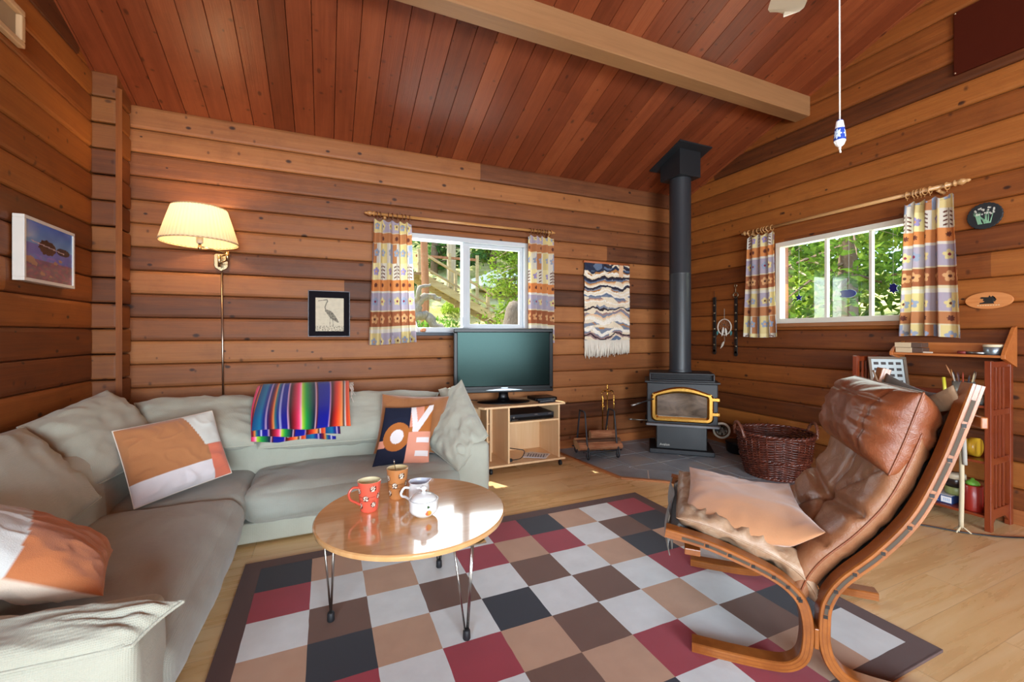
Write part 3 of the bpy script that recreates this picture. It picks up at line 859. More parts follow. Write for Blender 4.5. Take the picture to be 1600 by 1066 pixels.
mug('tumbler', (.312, 2.062, .43), .037, .050, .14, 'paint', tan_in, 'tall caramel brown mug with small cow heads and a spoon in it', None, cow_motif((.72, .48, .28), (.30, .20, .15), (.93, .88, .80)))
enamel = M('#e8ecec', .18, name='white_enamel', coat=.5)
mug('creamer', (.392, 1.955, .43), .046, .048, .10, enamel, M('#d5dfee', .2, name='pale_blue_enamel', coat=.4), 'plain white enamel creamer jug behind the sugar bowl',
    (190, .046, .046, .078, .024, .038, .0055, enamel), cat='jug', prof=lambda b: .046+.003*math.sin(b*PI)*0-.003*math.exp(-((b-.88)/.08)**2)+.004*max(0, b-.92)*12*.5,
    lip=lambda th: .014*math.exp(-(((th-R(15)+PI) % (2*PI)-PI)/.35)**2))
def bowl_prof(b): return .060*(math.sin(min(1, b*1.9+.12)*PI/2)**.55)
sb = emptyw('sugar_bowl', (.383, 1.812, .43), 'lidded white enamel sugar bowl with a painted orange fruit nearest the table centre', 'bowl')
def fruit(th, b):
    d = math.hypot((th-300)/360*2*PI*.06, (b-.42)*.075*1.0)
    if math.hypot((th-298)/360*2*PI*.06, (b-.78)*.075) < .006: return (.15, .30, .15)
    if d < .0135: return (.93, .62, .25) if th > 298 else (.90, .42, .30)
    return (.91, .93, .93)
n_, rw = 96, 40
mb = MB().grid(lambda a, b: (.383+bowl_prof(b)*math.cos(a*2*PI), 1.812+bowl_prof(b)*math.sin(a*2*PI), .4305+.070*b), n_, rw)
o = mb.build('body', painted('painted_enamel', .2, 0, spec=.5, coat=.5), sb, smooth=True)
paint(o, lambda i: fruit(((i % (n_+1))/n_*360+22) % 360, (i//(n_+1))/rw))
MB().lathe([(.0605, .498), (.0625, .501), (.0605, .5035), (.057, .5035), (.056, .498)], (.383, 1.812, 0), 48, cap=False).build('rim', enamel, sb, smooth=True)
MB().lathe([(.001, .434), (.036, .434), (.055, .470), (.057, .498)], (.383, 1.812, 0), 48, cap=False).build('inside', enamel, sb, smooth=True)
ld = MB().lathe([(.0555, .4985), (.056, .502), (.045, .516), (.030, .524), (.014, .528), (.008, .531), (.006, .536), (.013, .543), (.014, .549), (.009, .555), (.001, .557)], (.383, 1.812, 0), 48).build('lid', enamel, sb, smooth=True)
sp = MB(); sp.tube(spline([(.318, 2.075, .455), (.305, 2.062, .55), (.296, 2.055, .60)], 5), [.0018]*11, 6); sp.ball((.296, 2.055, .603), .007, 8, sq=(.5, 1, 1.3))
sp.build('tmp', steel, None, smooth=True).name = 'teaspoon'; tag(bpy.data.objects['teaspoon'], 'steel teaspoon standing in the caramel brown mug', 'spoon')

# ================================================================== rug
rug_cols = ['#1c2330', '#9a2f3f', '#d3dadb', '#b8947a', '#694a3c', '#4f3029']
K_, R_, W_, T_, B_, D_ = range(6)
RUG = ["KTWKWRKTWR", "RWTWRTRWBK", "WBWBWBWTKT", "TKTWKWBWRW", "WRWRTBWTWR", "TWTWBTRWBK", "WTBWKKWRTW"]
mats = []
for i, c in enumerate(rug_cols):
    t = NT('rug_pile_%s' % ['black', 'red', 'cream', 'tan', 'brown', 'border'][i]); v = t.coord()
    n1 = t.noise(v, 6, 4, .65); n2 = t.noise(v, 900, 2)
    cc = t.mix(t.ramp(n1, [(.35, 0.0), (.7, .55)]), lin(c), tuple(x*.72 for x in lin(c)))
    cc = t.mix(t.math('MULTIPLY', n2, .3), cc, tuple(min(1, x*1.5+.02) for x in lin(c)))
    t.bsdf(cc, .95, 0, t.bump(n2, .6, .003), .15, sheen=.25); mats.append(t.m)
mb = MB(); ch = {'K': 0, 'R': 1, 'W': 2, 'T': 3, 'B': 4}
X0, Y0, cw, chh = -.297, 2.494, .235, .227
zt = .011
sub = 6
def jit(x, y): return (x+.0018*noise.noise(Vector((x*60, y*60, 0))), y+.0018*noise.noise(Vector((x*60, y*60, 5))))
for j, row in enumerate(RUG):
    for i, chh_ in enumerate(row):
        for a in range(sub):
            for b in range(sub):
                q = []
                for (da, db) in ((0, 0), (1, 0), (1, 1), (0, 1)):
                    x = X0+cw*(i+(a+da)/sub); y = Y0-chh*(j+(b+db)/sub)
                    x, y = jit(x, y); q.append((x, y, zt+.0006*noise.noise(Vector((x*3, y*3, 2)))))
                mb.add(q[::-1], [(0, 1, 2, 3)], ch[chh_])
xa, xb, ya, yb = -.372, 2.128, .83, 2.57
X1, Y1 = X0+cw*10, Y0-chh*7
for (a, b, c, d) in ((xa, xb, Y0, yb), (xa, xb, ya, Y1), (xa, X0, Y1, Y0), (X1, xb, Y1, Y0)):
    mb.add([(a, c, zt-.0006), (b, c, zt-.0006), (b, d, zt-.0006), (a, d, zt-.0006)], [(0, 1, 2, 3)], 5)
mb.box((xa, ya, .0006), (xb, yb, zt-.0015), 5)
mb.box((xa-.004, ya-.004, .0005), (xb+.004, ya, zt), 5); mb.box((xa-.004, yb, .0005), (xb+.004, yb+.004, zt), 5)
mb.box((xa-.004, ya, .0005), (xa, yb, zt), 5); mb.box((xb, ya, .0005), (xb+.004, yb, zt), 5)
tag(mb.build('rug', mats, fixn=False), 'large rug of cream, tan, brown, red and black squares with dark brown border', 'rug')

# ================================================================== lounge chair
N0 = Vector((1.257, 1.191, 0)); bv = Vector((.697, -.717, 0)).normalized(); ev = Vector((.717, .697, 0)).normalized()
def CH(s, w, z): return tuple(N0+bv*s+ev*w+Vector((0, 0, z)))
chair = emptyw('lounge_chair', CH(.36, .35, 0), 'brown leather sling lounge chair with bentwood frame and rolled head cushion standing on the rug', 'chair')
def lamwood():
    t = NT('laminated_teak'); v = t.coord()
    g = t.noise(t.mapping(v, (5, 5, 5)), 2, 5, .6); g2 = t.noise(v, 60, 3)
    c = t.ramp(g, [(.35, '#7f451b'), (.6, '#9e5d29'), (.8, '#8d4f20')])
    t.bsdf(t.mix(t.math('MULTIPLY', g2, .35), c, lin('#5f3010')), .3, 0, t.bump(g2, .08, .002), .5, coat=.3, coatr=.15)
    return t.m
teak = lamwood(); teak_dark = M('#7a3f1a', .4, name='glue_line'); slotm = M('#4a4034', .8, name='grey_canvas')
front = spline([(-.098, .440, 0), (.037, .421, 0), (.142, .392, 0), (.242, .357, 0), (.305, .322, 0), (.345, .275, 0), (.361, .21, 0), (.361, .14, 0), (.347, .082, 0), (.305, .045, 0), (.242, .033, 0), (.12, .0285, 0), (-.004, .0285, 0)], 7)
back = spline([(.797, 1.045, 0), (.765, .932, 0), (.718, .780, 0), (.652, .619, 0), (.56, .484, 0), (.461, .372, 0), (.418, .29, 0), (.409, .21, 0), (.412, .14, 0), (.432, .085, 0), (.475, .045, 0), (.55, .032, 0), (.66, .0285, 0), (.768, .0285, 0)], 7)
def frame_member(path, w0, w1, name):
    mb = MB(); n = len(path); t_ = .0355
    lay = [(-.5, 0), (-.17, 0), (-.17, 1), (.17, 1)]
    offs = []
    for i in range(n):
        d = (path[min(i+1, n-1)]-path[max(i-1, 0)]).normalized(); offs.append(Vector((-d.y, d.x, 0)))
    r = .004
    sec = [(-.5, r), (-.5, 1-r), (-.5+.1, 1), (-.19, 1), (-.17, 1-.0), (.17, 1), (.19, 1), (.4, 1), (.5, 1-r), (.5, r), (.4, 0), (-.4, 0)]
    wd = w1-w0
    sec = [(-.5, .08), (-.5, .92), (-.42, 1), (.42, 1), (.5, .92), (.5, .08), (.42, 0), (-.42, 0)]
    vs = []
    for i in range(n):
        f = 1
        for (a, b) in sec:
            p = path[i]+offs[i]*a*t_
            vs.append(CH(p.x, w0+wd*b, p.y))
    m = len(sec); fs = []
    for i in range(n-1):
        for k in range(m): fs.append((i*m+k, i*m+(k+1) % m, (i+1)*m+(k+1) % m, (i+1)*m+k))
    fs += [tuple(range(m)), tuple((n-1)*m+k for k in range(m))]
    mb.add(vs, fs)
    o = sharp(mb.build(name, teak, chair), 30)
    # glue lines
    g = MB()
    for a in (-.18, .18):
        for wq in (w0-.0006, w1+.0006):
            vs = []
            for i in range(n):
                for da in (-.018, .018):
                    p = path[i]+offs[i]*(a+da)*t_; vs.append(CH(p.x, wq, p.y))
            g.add(vs, [(2*i, 2*i+1, 2*i+3, 2*i+2) for i in range(n-1)])
    g.build('glue_line', teak_dark, o, fixn=False)
    return o, offs
def slots(o, path, offs, w0, w1, i0, i1, step):
    g = MB(); d_ = MB()
    i = i0
    while i < i1:
        j = min(i+step, i1)
        for wq, sgn in ((w0-.0012, -1), (w1+.0012, 1)):
            vs = []
            for k in range(i, j):
                for da in (-.14, .14):
                    p = path[k]+offs[k]*da*.0355; vs.append(CH(p.x, wq, p.y))
            m = j-i
            g.add(vs, [(2*k, 2*k+1, 2*k+3, 2*k+2) for k in range(m-1)])
            p = path[j-1]*.35+path[min(j, len(path)-1)]*.65
            q = [CH(p.x+a*.006, wq+sgn*.0008, p.y+b*.006) for a, b in ((-1, -1), (1, -1), (1, 1), (-1, 1))]
            d_.quad(*q)
        i += step
    n0 = len(g.v); g.v += d_.v; g.f += [tuple(i_+n0 for i_ in f_) for f_ in d_.f]; g.m += [1]*len(d_.f)
    g.build('canvas_slot', [slotm, M('#120c08', .6, name='dark_pin')], o, fixn=False)
for (w0, w1) in ((0, .06), (.64, .70)):
    o, of = frame_member(front, w0, w1, 'front_frame'); slots(o, front, of, w0, w1, 3, 34, 5)
    o, of = frame_member(back, w0, w1, 'back_frame'); slots(o, back, of, w0, w1, 3, 46, 5)
def xbar(s0, s1, z0, z1, w0=-.012, w1=.712, name='stretcher', m=None):
    MB().add([CH(a, b, c) for (a, b, c) in ((s0,w0,z0),(s1,w0,z0),(s1,w1,z0),(s0,w1,z0),(s0,w0,z1),(s1,w0,z1),(s1,w1,z1),(s0,w1,z1))],
             [(0,3,2,1),(4,5,6,7),(0,1,5,4),(1,2,6,5),(2,3,7,6),(3,0,4,7)]).build(name, m or teak, chair, bevel=.003)
xbar(-.03, .025, .378, .402); xbar(.795, .812, .915, .95); xbar(.379, .393, .13, .20, .0, .70)
# canvas sling between the frames
canvas = fabric('grey_canvas_sling', '#6f675c', '#5b5349', 500, .3)
mb = MB()
pf = [Vector((-.07, .46, 0)), Vector((-.085, .40, 0))]
slp = [Vector((-.075, .36, 0)), Vector((-.085, .43, 0)), Vector((-.05, .452, 0))]+front[4:34:3]
def sl(a, b):
    f = a*(len(slp)-1); i = min(int(f), len(slp)-2); p = slp[i].lerp(slp[i+1], f-i)
    return CH(p.x, .05+.60*b, p.y-.05*(1-(2*b-1)**2)*min(1, a*4))
mb.grid(sl, 30, 12); mb.build('seat_sling', canvas, chair, smooth=True, solid=.003)
slb = back[1:44:3]
def sl2(a, b):
    f = a*(len(slb)-1); i = min(int(f), len(slb)-2); p = slb[i].lerp(slb[i+1], f-i)
    k = (1-(2*b-1)**2)
    return CH(p.x+.035*k, .05+.60*b, p.y-.05*k)
MB().grid(sl2, 30, 12).build('back_sling', canvas, chair, smooth=True, solid=.003)
# leather
def leather(name, c1, c2, rough=.32, worn=.5, wc='#b59a7c'):
    t = NT(name); v = t.coord()
    n1 = t.noise(v, 4.5, 4, .6); n2 = t.noise(v, 240, 3); n3 = t.noise(v, 26, 4, .65, .6)
    c = t.mix(t.ramp(n1, [(.3, 0.0), (.7, 1.0)]), c1, c2)
    c = t.mix(t.ramp(n3, [(.45, 0.0), (.8, worn)]), c, lin(wc))
    nm = t.bump(t.math('ADD', t.math('MULTIPLY', n3, .9), t.math('MULTIPLY', n2, .25)), .45, .006)
    t.bsdf(c, t.math('ADD', rough, t.math('MULTIPLY', n1, .15)), 0, nm, .5)
    return t.m
lea_head = leather('chestnut_leather', '#71391f', '#864a2b', .32, .10)
lea_back = leather('worn_brown_leather', '#7d4c30', '#926343', .34, .30, '#a58563')
lea_seat = leather('faded_leather', '#8a6a50', '#a38468', .4, .6, '#bfae98')
P2 = dict(piping=lea_head, pr=.0035, pname='seam')
def hammock(k):
    def f(p, u, v, s): return (p.x, p.y, p.z)
    return f
def arc_map(path, w0, flip):
    cum = [0]
    for a, b in zip(path, path[1:]): cum.append(cum[-1]+(b-a).length)
    def at(y):
        y = max(-.2, y); 
        if y <= 0: p = path[0]; d = (path[1]-path[0]).normalized(); p = p+d*y
        elif y >= cum[-1]: d = (path[-1]-path[-2]).normalized(); p = path[-1]+d*(y-cum[-1])
        else:
            k = next(i for i in range(len(cum)-1) if cum[i+1] >= y); t = (y-cum[k])/(cum[k+1]-cum[k]); p = path[k].lerp(path[k+1], t)
            d0 = (path[min(k+1, len(path)-1)]-path[max(k-1, 0)]).normalized(); d1 = (path[min(k+2, len(path)-1)]-path[k]).normalized(); d = d0.lerp(d1, t).normalized()
        n = Vector((-d.y, d.x, 0))*flip
        return p, n
    return at, cum[-1]
sp_seat = [p for p in front if p.x < .36][:42]
sp_seat = front[2:39]
sp_back = [p for p in back if p.y > .235 and p.x < .80][2:]
sp_back = [p for p in sp_back if p.y < .99][::-1]
seat_at, Ls = arc_map(sp_seat, 0, 1)
back_at, Lb = arc_map(sp_back, 0, 1)
def mapper(at, sag, lift=0, curl=0):
    def f(p, u, v, s):
        c, n = at(p.y); k = 1-min(1, u*u)
        off = p.z-sag*k+lift+(curl*max(0, -v-.75)*4 if curl else 0)
        q = c+n*off
        return CH(q.x, p.x, q.y)
    return f
_, nn0 = seat_at(.1)
def flat(w0, w1, y0, y1, z): return ((w0, y0, z), (w1, y0, z), (w1, y1, z), (w0, y1, z))
cushion('seat_cushion', flat(.045, .655, -.005, Ls+.01, .052), .095, lea_seat, chair, 60, 5, .0, .016, 31, post=mapper(seat_at, .035), wf=12, piping=lea_seat, pr=.003, pname='seam')
MB().grid(lambda a, b: CH(-.085-.012*math.sin(b*PI)-.01*math.sin(a*9), .10+.50*a, .47-.16*b), 20, 8).build('front_flap', canvas, chair, smooth=True, solid=.004)
gr = [(-1, .02, 0, -.12, .026, .02), (0, -.12, 1, .02, .026, .02), (0, -.12, -.9, -.95, .018, .016), (0, -.12, .9, -.95, .018, .016), (0, -.12, .05, .9, .020, .018), (-.9, .6, 0, -.12, .012, .012), (-.95, -.45, -.2, -.6, .014, .012), (.2, -.5, .95, -.35, .014, .012)]
cushion('back_cushion', flat(.045, .655, -.01, Lb-.13, .066), .12, lea_back, chair, 68, 7, .0, .006, 33, post=mapper(back_at, .03), grooves=gr, wf=6, edgew=.7, **P2)
cushion('head_cushion', flat(.035, .645, Lb-.30, Lb+.0, .103), .25, lea_head, chair, 72, 3.6, .01, .008, 35, post=mapper(back_at, .02), back=.95, wf=7, edgew=1.5,
        grooves=[(-1.0, .55, 1.0, .55, .008, .007), (-.72, -1, -.72, 1, .010, .007)], **P2)
# suspension strap between the tops of the frames
mb = MB()
def strap(a, b):
    w = .04+.62*a; sag = .085*(1-(2*a-1)**2)
    s_ = .765-.03*(1-(2*a-1)**2); z = 1.005-sag*.9
    wd = (.030+.025*abs(2*a-1)**1.5)
    return CH(s_+(b-.5)*wd*.45, w, z-(b-.5)*wd*1.2)
mb.grid(strap, 30, 4); mb.build('headrest_strap', M('#a5876a', .7, name='suede', bump=.3), chair, smooth=True, solid=.006)
MB().tube(spline([CH(.785, .05, .98), CH(.79, .075, .93), CH(.80, .085, .86), CH(.805, .09, .78)], 5), .006, 8).build('sling_cord', M('#8e8b84', .8, name='grey_cord'), chair, smooth=True)
o = MB(); o.tube(spline([CH(.80, .10, .87), CH(.802, .10, .72), CH(.80, .10, .575)], 5), .0065, 8)
for k in range(7): o.tube([CH(.80, .10, .58), CH(.80+math.cos(k)*.02, .10+math.sin(k*1.7)*.02, .562)], .0022, 5)
o.build('hanging_rope', M('#a79a80', .9, name='hemp'), chair, smooth=True)

# tan pillow on the seat
q = (CH(-.035, .07, .485), CH(.42, .03, .49), CH(.40, .50, .505), CH(-.01, .57, .54))
def tp(p, u, v, s): return (p[0], p[1], p[2]-.020*(1-u*u)*(v < 2)-.030*max(0, -v)**2*(1-u*u)+.03*max(0, u-.5)*2*max(0, v)+.035*max(0, u-.6)*2.2*max(0, -v))
o, uv = cushion('seat_pillow', q, .12, fabric('tan_suede', '#c18d66', '#b8835c', 600, .1, .9, .4), None, 44, 2.6, .06, .005, 40, post=tp, wf=6)
tag(o, 'soft tan suede pillow lying on the seat of the leather lounge chair', 'pillow')
# ================================================================== tv stand and television
lam = wood('pale_beech_laminate', '#d9b283', '#e3c197', 'z', .6, .4)
tvs = emptyw('tv_stand', (1.58, 3.6, 0), 'pale beech media cart on black casters under the television', 'tv stand')
sx0, sx1, sy0, sy1 = 1.205, 2.005, 3.375, 3.80
def bxs(name, a, b, m=lam, par=tvs, bv_=.002): return MB().box(a, b).build(name, m, par, bevel=bv_)
mb = MB(); mb.prism([(sx0+.02, sy0), (sx1, sy0), (sx1, sy1), (sx0-.02, sy1), (sx0-.02, sy0+.05)], .562, .580); mb.build('top', lam, tvs, bevel=.002)
mb = MB(); mb.prism([(sx0+.03, sy0), (sx1, sy0), (sx1, sy1-.01), (sx0, sy1-.01), (sx0, sy0+.03)], .062, .080); mb.build('bottom', lam, tvs, bevel=.002)
bxs('side_panel', (sx1-.062, sy0+.02, .08), (sx1-.046, sy1-.02, .562))
bxs('divider', (1.447, sy0+.02, .08), (1.463, sy1-.02, .562))
bxs('side_panel', (sx0+.045, sy0+.02, .08), (sx0+.061, sy0+.16, .562))
bxs('side_panel', (sx0+.045, sy1-.05, .08), (sx0+.061, sy1-.02, .562))
bxs('inner_panel', (sx0+.12, sy0+.14, .08), (sx0+.136, sy1-.02, .562))
bxs('shelf', (1.463, sy0+.02, .418), (sx1-.062, sy1-.02, .434))
bxs('shelf', (sx0+.045, sy0+.16, .24), (sx0+.12, sy1-.03, .252)); bxs('shelf', (sx0+.045, sy0+.16, .40), (sx0+.12, sy1-.03, .412))
bxs('back_panel', (sx0+.05, sy1-.03, .08), (1.447, sy1-.024, .562)); bxs('back_panel', (1.463, sy1-.03, .08), (sx1-.062, sy1-.024, .418))
for (cx, cy) in ((sx0+.09, sy0+.04), (sx1-.035, sy0+.035), (sx0+.05, sy1-.06), (sx1-.05, sy1-.06)):
    mb = MB(); mb.lathe([(.006, -.011), (.021, -.010), (.0225, -.006), (.0225, .006), (.021, .010), (.006, .011)], (cx, cy, .0232), 20, axis='x'); mb.box((cx-.006, cy-.012, .03), (cx+.006, cy+.012, .062))
    sharp(mb.build('caster', rubber, tvs))
pblack = M('#08090b', .3, name='gloss_black', spec=.2); mblack = M('#15161a', .45, name='matt_black')
scr = NT('lcd_screen'); sb_ = scr.bsdf('#030607', .2, 0, None, .16); sb_.inputs['Specular Tint'].default_value = (.55, .95, .88, 1)
tvx, tvy = 1.49, 3.60
tv = empty('television', (tvx, tvy, .5815), 'flat screen television with glossy black frame on the beech media cart', 'television', R(-12.5))
W2_, zb, zt = .455, .092, .668
mb = MB(); fr_box(mb, -W2_, W2_, zb, zt, .036, -.045, -.005, lambda x, y, z: (x, y, z)); mb.box((-W2_+.02, -.044, zb+.02), (W2_-.02, -.006, zb+.060)); mb.build('bezel', pblack, tv, bevel=.006)
MB().box((-W2_+.02, -.036, zb+.05), (W2_-.02, -.03, zt-.02)).build('screen', scr.m, tv)
MB().box((-W2_+.05, -.006, zb+.04), (W2_-.05, .045, zt-.05)).build('rear_housing', mblack, tv, bevel=.02)
mb = MB(); mb.grid(lambda a, b: (-.17+.34*a, -.0455-.0012, zb+.022+.012*math.sin(a*PI)*b-.008*(1-b)*0-.004*math.cos((a-.5)*PI)*(1-b)), 20, 2); mb.build('silver_trim', M('#8d9396', .3, 1, name='silver'), tv, fixn=False, solid=.001)
MB().box((-.03, -.0462, zb+.040), (.03, -.0452, zb+.046)).build('logo', M('#8d9396', .3, 1, name='silver'), tv)
MB().lathe([(.001, 0), (.24, 0), (.245, .004), (.235, .010), (.10, .018), (.04, .022), (.001, .022)], (0, 0, 0), 48, sy=.55).build('stand_base', pblack, tv, smooth=True)
MB().lathe([(.06, .018), (.045, .05), (.04, .13)], (0, .01, 0), 24, sy=.5).build('stand_neck', pblack, tv, smooth=True)

def device(name, a, b, label, cat, parts=True, m=mblack, rz=0):
    cx, cy = (a[0]+b[0])/2, (a[1]+b[1])/2
    e = empty(name, (cx, cy, a[2]), label, cat, rz)
    w, d, h = (b[0]-a[0])/2, (b[1]-a[1])/2, b[2]-a[2]
    MB().box((-w, -d, .004), (w, d, h)).build('body', m, e, bevel=.003)
    for sx in (-1, 1):
        for sy in (-1, 1): MB().lathe([(.008, 0), (.008, .005)], (sx*(w-.02), sy*(d-.02), 0), 10).build('foot', rubber, e)
    return e, w, d, h
e, w, d, h = device('dvd_player', (1.475, 3.42, .4345), (1.91, 3.70, .494), 'dark disc player and recorder on the inner shelf of the media cart', 'disc player')
MB().box((-w+.01, -d-.004, .034), (w-.01, -d+.001, h-.004)).build('front_panel', M('#1d2b35', .25, name='blue_black', coat=.4), e, bevel=.001)
MB().box((-w+.01, -d-.003, .006), (w-.01, -d+.001, .030)).build('lower_panel', pblack, e, bevel=.001)
mb = MB()
mb.lathe([(.001, -.003), (.008, -.003), (.008, 0)], (-w+.035, -d-.003, .034), 16, axis='y')
mb.build('power_button', M('#aab4ba', .3, 1, name='button_silver'), e)
for k in range(5): MB().box((-w+.02+.012*k, -d-.0045, .010), (-w+.027+.012*k, -d-.003, .014)).build('button', M('#aab4ba', .3, 1, name='button_silver'), e)
for (p_, q_) in ((.02, .05), (w-.06, w-.03)): MB().box((p_, -d-.0055, .046), (q_, -d-.004, .050)).build('display_mark', M('#aab4ba', .3, 1, name='button_silver'), e)
e, w, d, h = device('cable_box', (1.765, 3.50, .5805), (1.99, 3.68, .612), 'small black set-top box on the right end of the media cart', 'set-top box', m=pblack)
MB().box((-w+.02, -d-.003, .010), (w-.02, -d+.001, .022)).build('display', M('#39424a', .2, name='smoke'), e)
e = empty('remote_control', (1.84, 3.425, .5805), 'dark remote control lying in front of the set-top box', 'remote control', R(8))
MB().box((-.085, -.02, 0), (.085, .02, .015)).build('body', M('#22262b', .35, name='remote_plastic'), e, bevel=.004)
mb = MB()
for k in range(9):
    for j in range(3): mb.box((-.07+.016*k, -.013+.010*j, .0152), (-.061+.016*k, -.007+.010*j, .0168))
mb.build('buttons', M('#8f979c', .4, name='grey_keys'), e)
# leaflets in the stand
for k, (x, y, a, c) in enumerate(((1.80, 3.53, -14, '#dfe0e4'), (1.765, 3.51, -4, '#d3d6dd'))):
    mb = MB(); mb.box((-.075, -.10, 0), (.075, .10, .004))
    o = mb.build('leaflet', M(c, .6, name='paper'), None); o.location = (x, y, .0805+.0045*k); o.rotation_euler = (0, 0, R(a+60))
    pr = MB()
    for i in range(7): pr.box((-.06, -.085+.024*i, .0042), (.05-.01*(i % 3), -.075+.024*i, .0046))
    pr.build('printing', M('#6d7482', .7, name='ink'), o)
    tag(o, ['upper printed white leaflet on the bottom of the media cart', 'lower printed white leaflet sticking out under the other on the cart bottom'][1-k], 'leaflet', 'leaflets in the media cart')
o = MB().tube(spline([(1.475, 3.72, .10), (1.49, 3.60, .16), (1.56, 3.50, .17), (1.63, 3.46, .155), (1.60, 3.45, .10), (1.53, 3.44, .092), (1.49, 3.47, .088)], 6), .004, 8).build('cable', mblack, None, smooth=True)
tag(o, 'coiled black cable loop inside the bottom of the media cart', 'cable')
o = MB().box((1.478, 3.43, .0805), (1.505, 3.46, .105)).build('power_adapter', mblack, None, bevel=.004); tag(o, 'small black power adapter on the bottom of the media cart', 'adapter')
o = MB().tube(spline([(1.26, 3.66, .60), (1.185, 3.74, .585), (1.17, 3.78, .45), (1.165, 3.80, .25), (1.16, 3.82, .05)], 6), .003, 6).build('cable', mblack, None, smooth=True)
tag(o, 'thin black cable hanging behind the left end of the media cart', 'cord')

# ================================================================== wood stove
iron = M('#25272b', .5, name='stove_black', bump=.15, bs=400); iron2 = M('#1b1c20', .55, name='stove_dark')
ped = M('#1d1e20', .4, name='pedestal_black')
brass = M('#c79a4c', .22, 1, name='polished_brass'); 
sa = R(-41.0)
st = empty('wood_stove', (3.205, 3.18, .011), 'black pedestal wood stove with a brass arched door on the slate hearth', 'stove', sa)
# local: x right (seen from the room), y into the corner; front of the base at y=0
MB().box((-.30, -.0, 0), (.30, .44, .045)).build('base_plate', iron2, st, bevel=.008)
MB().box((-.235, .035, .045), (.235, .40, .285)).build('pedestal', ped, st, bevel=.008)
MB().box((-.235, .40, .045), (.235, .405, .285)).build('pedestal_back', ped, st)
MB().box((-.34, -.05, .285), (.34, .44, .305)).build('body_floor', iron2, st, bevel=.004)
mb = MB(); mb.box((-.325, -.01, .305), (.325, .44, .705)); mb.build('body', iron, st, bevel=.010)
mb = MB(); mb.prism([(-.33, -.08), (.33, -.08), (.325, -.01), (-.325, -.01)], .290, .312); mb.build('ash_lip', M('#6d6d70', .4, name='grey_iron'), st, bevel=.004)
MB().box((-.345, -.03, .705), (.345, .45, .722)).build('top_plate', iron, st, bevel=.005)
mb = MB(); mb.box((-.30, .0, .722), (.30, .42, .735)); mb.box((-.30, .02, .788), (.30, .42, .800))
for k in range(5): mb.box((-.29, .012, .738+.0105*k), (.29, .018, .743+.0105*k))
mb.box((-.30, .0, .735), (-.285, .42, .79)); mb.box((.285, .0, .735), (.30, .42, .79)); mb.box((-.28, .05, .735), (.28, .055, .79)); mb.build('louvre', iron2, st, bevel=.003)
def arch(w, z0, z1, zc, r, n=16):
    """door outline: flat base, rounded corners, gently arched head"""
    P = []
    for (cx, cz, a0) in ((-w+r, z0+r, 180), (w-r, z0+r, 270)):
        for k in range(5): a = R(a0+90*k/4); P.append((cx+r*math.cos(a), cz+r*math.sin(a)))
    for k in range(5):
        a = R(90*k/4); P.append((w-r+r*math.cos(a), z1-r+r*math.sin(a)))
    for k in range(1, n): 
        t = k/n; x = (w-r)*(1-2*t); P.append((x, z1+(zc-z1)*math.sin(t*PI)))
    for k in range(5):
        a = R(90+90*k/4); P.append((-w+r+r*math.cos(a), z1-r+r*math.sin(a)))
    return P
A = arch(.285, .325, .615, .672, .05); B = arch(.228, .378, .578, .612, .018)
A2 = arch(.272, .338, .605, .658, .045); B2 = arch(.246, .360, .592, .632, .03)
mb = MB(); n = len(A)
rings = [(A, -.012), (A, -.030), (A2, -.042), (B2, -.042), (B, -.030), (B, -.012)]
vs = [(x, y, z) for (P, y) in rings for x, z in P]
fs = [(i*n+k, i*n+(k+1) % n, (i+1)*n+(k+1) % n, (i+1)*n+k) for i in range(5) for k in range(n)]
dr = sharp(mb.add(vs, fs).build('door', brass, st), 30)
mb = MB(); mb.prism(B, -.020, -.016, f=lambda a, b, h: (a, h, b))
gl_ = NT('sooty_glass'); v = gl_.coord()
sn = gl_.noise(gl_.mapping(v, (4, 4, 9)), 1.2, 4, .6, .4)
gl_.bsdf(gl_.ramp(sn, [(.3, '#3b3026'), (.55, '#6a594a'), (.75, '#84715e')]), .12, 0, None, .6); mb.build('door_glass', gl_.m, dr)
for z in (.42, .56): 
    mb = MB(); mb.box((.27, -.045, z-.014), (.335, -.018, z+.014)); mb.lathe([(.010, z-.02), (.010, z+.02)], (.312, -.035, 0), 12); mb.build('hinge', brass, st, bevel=.002)
hd = MB().tube([(-.262, -.045, .545), (-.36, -.10, .52), (-.385, -.115, .512)], .0065, 8).build('door_handle', iron2, st, smooth=True)
MB().tube([(-.385, -.115, .512), (-.47, -.165, .488)], [.010, .012], 10).build('spring_grip', M('#9b9b9a', .35, 1, name='coil_steel'), hd, smooth=True)
MB().tube([(-.325, -.03, .33), (-.46, -.06, .335)], .006, 8).build('air_lever', M('#8b8a86', .4, 1, name='lever_steel'), st, smooth=True)
MB().tube([(-.46, -.06, .335), (-.50, -.068, .336)], .009, 8).build('lever_grip', M('#8b8a86', .4, 1, name='lever_steel'), st, smooth=True)
mb = MB(); mb.lathe([(.066, -.012), (.078, -.006), (.078, .008), (.066, .012), (.058, .006), (.058, -.008)], (.36, .02, .262), 32, axis='y', cap=False)
mb.lathe([(.001, 0), (.05, 0)], (.36, .02, .262), 24, axis='y'); whl = mb.build('blower_ring', M('#b9ae9b', .5, name='putty'), st, smooth=True)
MB().tube([(.30, .02, .262), (.33, .02, .262)], .012, 8).build('blower_arm', iron2, st)
